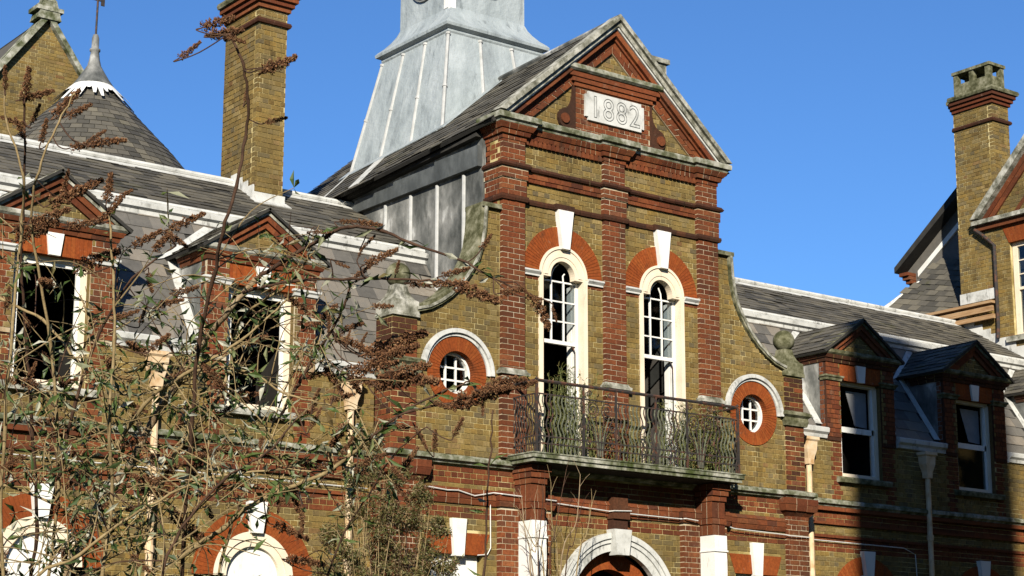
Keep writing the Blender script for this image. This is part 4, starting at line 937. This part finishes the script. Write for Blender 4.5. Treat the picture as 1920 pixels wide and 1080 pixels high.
tb(lambda b: b.lathe(tc, [(p[0]-.03, p[1]) for p in CP], 32), 'roof', 'roof_dark')
tb(lambda b: b.lathe(tc, [(.44, 14.36), (.43, 14.44), (.33, 14.58), (.22, 14.76), (.14, 14.90), (.105, 15.05), (.085, 15.2), (.11, 15.22), (.11, 15.26), (.075, 15.28), (.075, 15.5), (.05, 15.58), (.001, 15.6)], 24), 'lead_cap', 'dull_lead', smooth=True)
def drip(b):
    n = 34
    for i in range(n):
        a0, a1 = 2*PI*i/n, 2*PI*(i+1)/n; zb = 14.36-random.choice((.12, .20, .28, .36, .44)); am = (a0+a1)/2
        rr = lambda z: .40+(14.42-z)*1.0+.04
        q = lambda a, z: (tc[0]+rr(z)*math.cos(a), tc[1]+rr(z)*math.sin(a), z)
        b.add([q(a0, 14.44), q(a1, 14.44), q(a1, 14.27), q(am+.03, zb), q(am-.04, zb), q(a0, 14.27)], [(0, 5, 4, 3, 2, 1)])
tb(drip, 'white_collar', 'white_paint')
tb(lambda b: (b.tube([(tc[0], tc[1], 15.55), (tc[0]+.01, tc[1], 16.5)], .022, 6), b.box(tc[0]-.14, tc[0]+.16, tc[1]-.012, tc[1]+.012, 16.33, 16.36), b.box(tc[0]+.08, tc[0]+.16, tc[1]-.01, tc[1]+.01, 16.24, 16.45)), 'finial', 'iron')
BG = empty('rear_gable_building', (0, 0, 0), 'brick gable with pale stone coping behind the slated cone', 'building')
GY = 18; ap = onY(88, 22, GY); kl = 1.38
inb = lambda x, z: z < ap.z-.12-kl*abs(x-ap.x)
mb = MB(); backing(mb, ap.x-4, ap.x+4, 11, ap.z, GY+.008, .3, inb, dz=.05); bk = []
lay(bk, ap.x-3.6, ap.x+2.6, 13, ap.z, GY, .03, 0, inb)
for (a, b, c, d, e, f, m) in bk: mb.box(a, b, c, d, e, f, m+1)
mb.box(ap.x-4, ap.x+4, GY, GY+.3, 0, 11, 1); mb.build('wall', ['mortar']+BM, BG)
def gc(b):
    for s in (-1, 1):
        L = 4.2; n = 7
        for i in range(n):
            x0, x1 = L*i/n+.004, L*(i+1)/n
            b.prism([(ap.x+s*x0, ap.z-kl*x0), (ap.x+s*x1, ap.z-kl*x1), (ap.x+s*x1, ap.z-.22-kl*x1), (ap.x+s*x0, ap.z-.22-kl*x0)], GY-.16, GY+.4)
part('coping', gc, 'mossy_stone', BG)
part('apex_stone', lambda b: (b.prism([(ap.x-.30, ap.z-.25), (ap.x+.30, ap.z-.25), (ap.x+.2, ap.z+.1), (ap.x+.15, ap.z+.25), (ap.x-.15, ap.z+.25), (ap.x-.2, ap.z+.1)], GY-.2, GY+.3), b.box(ap.x-.34, ap.x+.34, GY-.22, GY+.3, ap.z-.04, ap.z+.06), b.box(ap.x-.12, ap.x+.12, GY-.21, GY+.2, ap.z+.2, ap.z+.5)), 'mossy_stone', BG)
part('roof', lambda b: [b.quadslab(*((ap.x, GY+.2, ap.z-.12), (ap.x, GY+9, ap.z-.12), (ap.x+s*4.2, GY+9, ap.z-.12-kl*4.2), (ap.x+s*4.2, GY+.2, ap.z-.12-kl*4.2))[::-s], .08) for s in (-1, 1)], 'weathered_slate', BG)

# unseen trees added behind the camera to keep sky light off the building
random.seed(77); TB = MB()
for i in range(26):
    a = R(118+i*8.6); cx, cy = -6+46*math.sin(a), -8+46*math.cos(a); h = random.uniform(12, 15) if abs(math.degrees(a)-220.7) < 28 else random.uniform(20, 26)
    TB.tube([(cx, cy, 0), (cx, cy, h*.6)], [.35, .15], 6, 1)
    for k in range(420):
        u = Vector((random.gauss(0, 1), random.gauss(0, 1), random.gauss(0, 1))).normalized()*random.random()**.4
        leafquad(TB, Vector((cx+u.x*4.2, cy+u.y*4.2, h*.56+u.z*h*.44)), Vector((random.gauss(0, 1), random.gauss(0, 1), random.gauss(0, 1))), random.uniform(.9, 1.6), random.uniform(.3, .5))
for i in range(8):       # more unseen trees, added nearer to deepen the shade on the right
    cx, cy, h = 3.5+2.3*i, -15.5-1.2*(i % 2), random.uniform(15.5, 18)
    TB.tube([(cx, cy, 0), (cx, cy, h*.6)], [.3, .12], 6, 1)
    for k in range(620):
        u = Vector((random.gauss(0, 1), random.gauss(0, 1), random.gauss(0, 1))).normalized()*random.random()**.4
        leafquad(TB, Vector((cx+u.x*2.2, cy+u.y*2.2, h*.53+u.z*h*.46)), Vector((random.gauss(0, 1), random.gauss(0, 1), random.gauss(0, 1))), random.uniform(.6, 1.1), random.uniform(.2, .35))
TB.build('sky_blocking_trees', ['ivy_leaf', 'bark'], kind='stuff', label='belt of trees round the far side of the lawn')['category'] = 'trees'

# unseen tower added and sized to throw the shade on the right-hand dormers
TT = 25.0; tcx, tcy = 8.2-SUNDIR.x/SUNDIR.y*TT, .4-TT; tzt = 9.1-SUNDIR.z/SUNDIR.y*TT
WT = empty('shade_tower', (tcx, tcy, 0), 'unseen tall round brick tower added to shade the right-hand dormers', 'tower')
def wt(fill, name, mats):
    b = MB(); fill(b); o = b.build(name, mats, WT); o.matrix_parent_inverse = Matrix.Translation((-tcx, -tcy, 0))
wt(lambda b: b.lathe((tcx, tcy, 0), [(1.9, 0), (1.80, 3), (1.74, tzt-1.2)], 24), 'shaft', 'yellow_brick')
wt(lambda b: b.lathe((tcx, tcy, 0), [(1.74, tzt-1.2), (1.80, tzt-1.1), (1.80, tzt-.2), (1.7, tzt)], 24), 'tower_top', 'red_brick')
wt(lambda b: b.lathe((tcx, tcy, 0), [(1.74, tzt), (.9, tzt+.5), (.05, tzt+.75)], 24), 'cap', 'slate')

# ------------------------------------------------------------------ plants
def spline(P, n=5):
    P = [Vector(p) for p in P]; out = []
    for i in range(len(P)-1):
        a, b, c, d = P[max(i-1, 0)], P[i], P[i+1], P[min(i+2, len(P)-1)]
        for k in range(n):
            t = k/n; out.append(.5*((2*b)+(c-a)*t+(2*a-5*b+4*c-d)*t*t+(3*b-a-3*c+d)*t**3))
    return out+[P[-1]]
random.seed(21)
base = at(330, 2000, 7.1); base.z = 0
SH = empty('buddleia_shrub', base, 'overgrown buddleia with brown dead flower spikes and sparse grey green leaves in the foreground', 'shrub')
INV = Matrix.Translation(-base)
def sp(fill, name, mats, **k):
    b = MB(); fill(b); o = b.build(name, mats, SH, **k); o.matrix_parent_inverse = INV; return o
STEMS = [
 ([(330,1300,7.2),(345,1000,7.0),(360,800,6.8),(375,640,6.7),(400,520,6.6),(420,430,6.5),(443,350,6.5),(460,260,6.5),(466,190,6.45),(456,120,6.4),(430,62,6.4)], .009, .0042, 'dark_twig'),
 ([(90,1250,7.4),(123,1080,7.3),(167,997,7.3),(193,940,7.3),(247,867,7.2),(287,787,7.2),(330,720,7.1),(375,650,7.1),(430,580,7.0),(480,523,7.0)], .021, .010, 'bark'),
 ([(480,523,7.0),(533,488,6.95),(613,443,6.9),(653,425,6.85),(713,432,6.8),(773,457,6.75),(863,488,6.7),(925,522,6.65)], .0085, .0035, 'dark_twig'),
 ([(455,548,6.9),(547,527,6.8),(660,523,6.7),(727,522,6.65),(817,527,6.6),(860,533,6.6)], .006, .003, 'dark_twig'),
 ([(520,790,7.0),(560,720,6.9),(587,670,6.9),(627,610,6.85),(650,560,6.8),(657,530,6.8)], .006, .004, 'dark_twig'),
 ([(250,1150,7.0),(360,1032,6.9),(420,990,6.85),(467,950,6.8),(527,920,6.75),(607,888,6.7),(660,850,6.65),(693,823,6.6)], .011, .006, 'pale_twig'),
 ([(693,823,6.6),(725,795,6.58),(770,770,6.55),(840,757,6.5),(900,735,6.5),(965,710,6.5)], .0055, .003, 'dark_twig'),
 ([(693,823,6.6),(760,770,6.65),(830,735,6.7),(880,715,6.7)], .005, .003, 'dark_twig'),
 ([(240,1150,7.4),(275,1000,7.4),(300,920,7.35),(330,850,7.3),(400,760,7.2),(430,690,7.2),(450,600,7.1),(530,540,7.0),(590,470,6.9)], .010, .004, 'pale_twig'),
 ([(60,1200,7.6),(70,1000,7.5),(60,800,7.4),(50,650,7.3),(40,500,7.2),(45,333,7.1),(47,187,7.0),(50,160,7.0)], .009, .0035, 'dark_twig'),
 ([(100,1200,7.1),(110,900,7.0),(95,640,6.9),(60,430,6.8),(72,320,6.7),(110,227,6.7),(140,175,6.7)], .008, .003, 'pale_twig'),
 ([(20,1150,6.9),(10,800,6.8),(25,600,6.8),(40,420,6.8),(43,327,6.7),(12,227,6.7),(8,150,6.7)], .008, .003, 'pale_twig'),
 ([(190,1150,6.8),(210,940,6.8),(205,800,6.7),(214,640,6.7),(212,520,6.7),(205,400,6.7)], .009, .004, 'pale_twig'),
 ([(110,900,7.0),(140,760,6.9),(190,620,6.9),(250,520,6.8),(330,460,6.8)], .007, .003, 'dark_twig'),
 ([(200,870,7.0),(270,760,6.9),(350,700,6.8),(450,640,6.8),(540,560,6.8)], .008, .0035, 'pale_twig'),
 ([(0,560,7.2),(80,600,7.2),(150,680,7.1),(240,740,7.1),(330,720,7.0)], .006, .004, 'pale_twig'),
 ([(300,1150,6.6),(330,1010,6.6),(420,900,6.6),(500,850,6.6),(560,780,6.6)], .007, .003, 'dark_twig'),
 ([(60,1150,6.7),(150,1040,6.7),(260,960,6.7),(380,900,6.7),(520,880,6.7),(640,890,6.7)], .008, .003, 'pale_twig'),
 ([(400,1150,7.3),(430,1000,7.3),(470,900,7.2),(510,800,7.2),(545,700,7.2),(560,620,7.1)], .006, .0025, 'pale_twig'),
 ([(600,1150,7.4),(640,1010,7.4),(690,930,7.3),(740,850,7.2),(800,800,7.1)], .005, .0025, 'dark_twig'),
 ([(850,1200,7.0),(905,1080,7.0),(912,960,7.0),(918,860,7.0),(925,770,7.0)], .006, .0025, 'dark_twig'),
 ([(0,905,7.0),(120,950,7.0),(240,985,7.0),(330,1010,7.0)], .005, .003, 'pale_twig'),
 ([(330,720,7.1),(390,690,7.0),(470,700,6.9),(540,740,6.9),(620,760,6.8)], .006, .003, 'pale_twig'),
]
NODES = []
for pts, r0, r1, mt in STEMS:
    P3 = [at(*p) for p in pts]
    if pts[0][1] >= 1150: P3 = [base+Vector((random.uniform(-.25, .25), random.uniform(-.25, .25), 0)), (base+P3[0])/2+Vector((random.uniform(-.1, .1), random.uniform(-.1, .1), 0))]+P3
    S = spline(P3, 6); n = len(S)
    S = [p+Vector((random.gauss(0, .0018), random.gauss(0, .0018), random.gauss(0, .0018))) for p in S]
    rr = [max(r0+(r1-r0)*i/(n-1), .002)*(1.25 if i % 6 == 0 else 1) for i in range(n)]
    sp(lambda b: b.tube(S, rr, 7), 'stem', mt, smooth=True); NODES += [(p, mt) for p in S if p.z > 1.9]
SPIKES = [(357,95,48,38),(408,42,62,25),(425,60,60,12),(443,74,36,-15),(410,66,45,190),(527,122,66,16),(503,128,40,205),(519,225,42,12),(462,175,30,80),(10,145,42,86),(51,155,58,86),(70,178,60,15),(126,193,66,52),(150,207,48,28),(68,213,36,62),(83,245,42,72),(160,273,52,12),(205,264,60,14),(180,255,40,40),(25,228,45,160),(37,240,40,110),(204,350,58,88),(143,360,100,28),(125,340,44,66),(230,365,38,48),(210,395,52,36),(352,414,66,26),(330,446,54,-22),(70,425,84,12),(160,420,64,6),(95,405,70,20),(180,485,84,30),(60,440,60,15),(280,530,36,-82),(268,590,32,66),(317,566,50,20),(238,590,44,20),(350,545,44,10),(603,435,32,2),(653,415,30,5),(693,420,46,-4),(693,452,28,42),(677,470,20,70),(716,482,62,26),(682,507,44,36),(642,498,28,-28),(608,595,64,34),(657,613,46,24),(652,632,26,80),(680,637,30,70),(743,640,120,22),(745,660,82,18),(700,690,90,8),(763,707,105,6),(720,670,70,25),(775,690,70,10),(735,722,60,5),(690,715,60,-10),(790,533,40,-3),(855,510,54,16),(845,532,62,2),(895,550,88,-20),(912,453,34,56),(746,500,24,75),(1019,587,62,-56),(1003,560,32,-10),(962,546,44,8),(905,741,108,18),(955,712,66,10),(870,757,50,15),(935,728,60,5),(906,766,28,-82),(350,990,80,-42),(323,880,44,32),(293,920,46,2),(553,935,54,-80),(567,975,46,-84),(547,995,64,-20),(573,1050,74,2),(590,747,38,80),(592,785,44,60),(790,820,44,-60),(815,826,38,86),(653,838,44,48),(830,760,36,-20),(600,700,44,20),(640,745,50,10),(120,720,50,30),(60,700,44,60),(90,790,50,10),(200,700,44,50),(250,830,40,20),(150,860,44,-30),(420,770,44,40),(470,740,50,10),(390,850,50,20),(480,690,40,70),(300,640,44,40),(340,700,40,15),(20,860,44,80),(15,560,44,70),(700,860,50,30),(740,800,50,-15),(770,860,50,50),(620,870,40,10),(860,800,36,60),(1040,590,26,-70),(985,545,30,-40),(990,720,40,20)]
def spikemesh(k):
    b = MB(); random.seed(50+k); bend = random.uniform(-.12, .12)
    b.tube([(0, 0, -.12), (0, 0, .3), (bend*.4, 0, .65), (bend, 0, 1)], [.012, .012, .010, .005], 4, 0, .1)
    for i in range(620):
        t = random.random()**.85; lump = .8+.3*math.sin(t*26+k)
        r = (.135*(1-t)**.5+.014)*lump*random.uniform(.35, 1); a = random.uniform(0, 2*PI)
        c = Vector((r*math.cos(a)+bend*t*t, r*math.sin(a), t)); o = Vector((math.cos(a), math.sin(a), random.uniform(-.2, .9))).normalized()*random.uniform(.025, .05)
        s1 = o.cross(Vector((0, 0, 1))).normalized()*random.uniform(.014, .028); s2 = o.cross(s1).normalized()*random.uniform(.014, .028)
        b.add([c+s1, c-s1*.6+s2, c-s1*.6-s2, c+o], [(0, 1, 3), (1, 2, 3), (2, 0, 3)])
    return b
PROTO = []
for k in range(5): o = sp(lambda b: None, 'tmp', 'seed_head'); bpy.data.objects.remove(o); q = spikemesh(k).build('flower_spike', 'seed_head', SH); q.matrix_parent_inverse = INV; PROTO.append([q, False])
def pix(p): q = p-CAM; d = q.dot(FW); return Vector((960+FPX*q.dot(RT)/d, 540+PSH-FPX*q.dot(UP)/d))
random.seed(33); TW = MB()
for px, py, L, ang in SPIKES:
    near = min(NODES, key=lambda q: (pix(q[0])-Vector((px-L*.4*math.cos(R(ang)), py+L*.4*math.sin(R(ang))))).length)
    d0 = (near[0]-CAM).dot(FW); d = min(max(d0+random.uniform(-.12, .12), 6.2), 7.5); k = random.randrange(5)
    a = R(ang); dirn = (RT*math.cos(a)+UP*math.sin(a)+FW*random.uniform(-.5, .5)).normalized(); ln_ = L*d/FPX*1.1
    c = at(px, py, d); p0 = c-dirn*ln_*.5
    q, used = PROTO[k]
    if used: q = q.copy(); COL.objects.link(q)
    PROTO[k][1] = True
    Zx = dirn; Xx = Zx.orthogonal().normalized(); Yx = Zx.cross(Xx); mm = Matrix((Xx, Yx, Zx)).transposed().to_4x4()
    wd = random.uniform(.75, 1.1)
    mm = mm @ Matrix.Rotation(random.uniform(0, 6.28), 4, 'Z') @ Matrix.Diagonal((ln_*wd*1.25, ln_*wd*1.25, ln_, 1)); mm.translation = p0; q.matrix_basis = mm
    e = near[0]; gap = (e-p0).length
    if gap < 1.2: TW.tube(spline([e, e.lerp(p0, .5)+Vector((0, 0, -.06*gap))+dirn*(-.1*gap), p0-dirn*.02, p0], 4), .0024, 5, 0)
TW.build('side_shoots', 'dark_twig', SH, kind='stuff').matrix_parent_inverse = INV
# side twigs and leaves
lv = MB(); tw = MB(); random.seed(5)
cand = [p for p, mt in NODES if pix(p).x < 700]
def leafpair(c, ax, sc_=1.):
    sd = ax.cross(Vector((random.gauss(0, 1), random.gauss(0, 1), random.gauss(0, 1)))).normalized()
    for q in (-1, 1):
        if random.random() < .85: leafquad(lv, c, sd*q+ax*.5+Vector((0, 0, random.uniform(-1.1, .2))), sc_*random.uniform(.03, .09), random.uniform(.005, .011), 0, .5)
nsp = 0
low = [p for p in cand if pix(p).x < 420 and pix(p).y > 680]
for i in range(520):
    p = random.choice(cand if i < 440 else low); P2 = pix(p); y = P2.y
    if y < 460 or y < 640 and random.random() < .55: continue
    d = Vector((random.gauss(0, 1), random.gauss(0, .7), random.gauss(.55, .6))).normalized(); L = random.uniform(.12, .55)
    if P2.x > 560: L *= .5
    if P2.x > 430 and random.random() < .4: continue
    mid = p+d*L*.5+Vector((random.gauss(0, .02), random.gauss(0, .02), .03)); end = p+d*L+Vector((0, 0, -.12*L+random.uniform(-.03, .04))); S = spline([p, mid, end], 5)
    mt = 0 if random.random() < .82 else 1; tw.tube(S, [.0027-.0015*j/len(S) for j in range(len(S))], 4, mt)
    ax = (S[-1]-S[-3]).normalized()
    for j in range(random.randint(1, 4)):
        t = random.randrange(3, len(S)); leafpair(S[t], ax)
    for j in range(random.randint(0, 3)):
        t = random.randrange(2, len(S)); e = S[t]+Vector((random.gauss(0, .09), random.gauss(0, .07), random.gauss(.03, .08))); tw.tube([S[t], S[t].lerp(e, .5)+Vector((0, 0, .01)), e], [.0015, .0013, .0009], 4, mt)
        if random.random() < .5: leafpair(e, (e-S[t]).normalized(), .8)
    if random.random() < .3 and nsp < 70 and y > 560:
        nsp += 1; q = PROTO[random.randrange(5)][0].copy(); COL.objects.link(q); ln_ = random.uniform(.045, .13)
        Zx = (ax+Vector((0, 0, random.uniform(-.5, .4)))).normalized(); Xx = Zx.orthogonal().normalized(); Yx = Zx.cross(Xx); mm = Matrix((Xx, Yx, Zx)).transposed().to_4x4() @ Matrix.Rotation(random.uniform(0, 6.28), 4, 'Z') @ Matrix.Diagonal((ln_*1.2, ln_*1.2, ln_, 1)); mm.translation = S[-1]; q.matrix_basis = mm
for p, mt in NODES:
    if pix(p).y > 330 and random.random() < .30: leafpair(p, Vector((0, 0, 1)), 1.1)
lv.build('leaves', 'buddleia_leaf', SH, kind='stuff').matrix_parent_inverse = INV
tw.build('twigs', ['pale_twig', 'dark_twig'], SH, kind='stuff').matrix_parent_inverse = INV

# dense shrub against the wall
random.seed(9)
def bush(name, label, cat, blobs, leafm, nlf, size, twm):
    P0 = [(onY(px, py, -1.6+dy), r) for px, py, r, dy in blobs]; b0 = P0[0][0].copy(); b0.z = 0
    e = empty(name, b0, label, cat); iv = Matrix.Translation(-b0); t = MB(); l = MB()
    for c, r in P0:
        for k in range(5):
            a = b0+Vector((random.gauss(0, .25), random.gauss(0, .15), 0)); tip = c+Vector((random.gauss(0, r*.8), random.gauss(0, r*.5), random.gauss(r*.5, r*.7)))
            S = spline([a, a.lerp(tip, .6)+Vector((random.gauss(0, .12), random.gauss(0, .1), 0)), tip], 8); t.tube(S, [.009-.0065*k2/len(S) for k2 in range(len(S))], 4, random.choice((0, 1)))
        for k in range(70):      # fine twigs, each with its leaves
            d = Vector((random.gauss(0, 1), random.gauss(0, 1), random.gauss(.15, 1))).normalized(); p = c+d*r*random.random()**.6
            q = p+Vector((random.gauss(0, .09), random.gauss(0, .07), random.gauss(.02, .11))); t.tube([p, p.lerp(q, .5)+Vector((0, 0, .012)), q], [.003, .0025, .0015], 3, random.choice((0, 1)))
            for k2 in range(int(nlf*random.random()**1.5)):
                leafquad(l, p.lerp(q, random.random())+Vector((random.gauss(0, .02), random.gauss(0, .02), random.gauss(0, .02))), Vector((random.gauss(0, 1), random.gauss(0, 1), random.gauss(-.2, .9))), random.uniform(*size), random.uniform(.006, .013))
    t.build('stems', twm, e, kind='stuff').matrix_parent_inverse = iv; l.build('leaves', leafm, e, kind='stuff').matrix_parent_inverse = iv
bl = [(710, 1010, .30, 0), (670, 960, .24, .2), (735, 960, .26, -.1), (775, 985, .24, .2), (740, 1060, .32, 0), (800, 1040, .26, .1), (655, 1045, .28, .1), (690, 890, .18, .2), (745, 900, .17, 0), (700, 1090, .32, 0), (785, 1090, .3, 0), (835, 1075, .2, .2), (615, 1085, .24, 0), (700, 830, .12, .3), (665, 900, .13, .1), (790, 930, .14, 0), (820, 990, .13, .1), (620, 1010, .12, .1)]
bush('wall_shrub', 'loose olive green and brown shrub growing against the lower wall', 'shrub', bl, 'ivy_leaf', 34, (.03, .085), ['pale_twig', 'dark_twig'])
bs = onY(1030, 1200, -.9); bs.z = 0
sp2 = empty('bare_sapling', bs, 'bare slender many-stemmed sapling in front of the white console', 'sapling'); iv = Matrix.Translation(-bs)
for tops in [[(1000,1080),(985,1000),(978,930)],[(1010,1080),(1012,1000),(1020,920)],[(1030,1080),(1040,1000),(1062,880)],[(1060,1080),(1075,1020),(1090,950)],[(1080,1080),(1100,1000),(1110,940)],[(995,1080),(1005,1030),(1002,940)],[(1045,1080),(1035,980),(1033,905)],[(1020,1080),(1000,1020),(972,960)],[(1050,1080),(1080,980),(1088,890)]]:
    P3 = [bs+Vector((random.gauss(0, .1), random.gauss(0, .05), 0))]+[onY(px, py, -.95+random.uniform(-.15, .15)) for px, py in tops]
    S = spline(P3, 6); b = MB(); b.tube(S, [.013-.009*i/len(S) for i in range(len(S))], 5)
    for i in range(6, len(S), 2):
        d = Vector((random.gauss(0, .12), random.gauss(0, .06), random.uniform(.1, .3))); b.tube([S[i], S[i]+d*.6+Vector((0, 0, .02)), S[i]+d], [.004, .003, .002], 4)
    b.build('stem', random.choice(('pale_twig', 'bark', 'dark_twig')), sp2).matrix_parent_inverse = iv
def clump(name, label, x0, x1, y0, y1, zt, n, nl):
    c = Vector(((x0+x1)/2, (y0+y1)/2, 5.62)); e = empty(name, c, label, 'plant', 'weeds on the balcony'); iv = Matrix.Translation(-c); t = MB(); l = MB()
    for i in range(n):
        a = Vector((random.uniform(x0, x1), random.uniform(y0, y1), 5.6)); h = zt*random.uniform(.55, 1)
        tip = a+Vector((random.gauss(0, .12), random.gauss(0, .06), h)); S = spline([a, a.lerp(tip, .5)+Vector((random.gauss(0, .05), random.gauss(0, .03), 0)), tip], 5)
        t.tube(S, [.006-.004*k/len(S) for k in range(len(S))], 4)
        for k in range(nl):
            q = S[random.randrange(2, len(S))]; leafquad(l, q, Vector((random.gauss(0, 1), random.gauss(0, 1), random.gauss(.4, .8))), random.uniform(.04, .10), random.uniform(.004, .010))
    t.build('stems', 'green_stem', e, kind='stuff').matrix_parent_inverse = iv; l.build('leaves', 'balcony_leaf', e, kind='stuff').matrix_parent_inverse = iv
clump('balcony_weed', 'tall straggly weeds growing on the balcony before the left window', -1.5, -.72, -.5, -.12, 1.45, 75, 26)
clump('balcony_weed', 'low leafy weeds massed at the right end of the balcony', 1.0, 2.0, -.55, -.1, 1.15, 100, 34)
clump('balcony_weed', 'short weeds along the middle of the balcony between the windows', -.7, 1.2, -.55, -.2, .8, 60, 16)
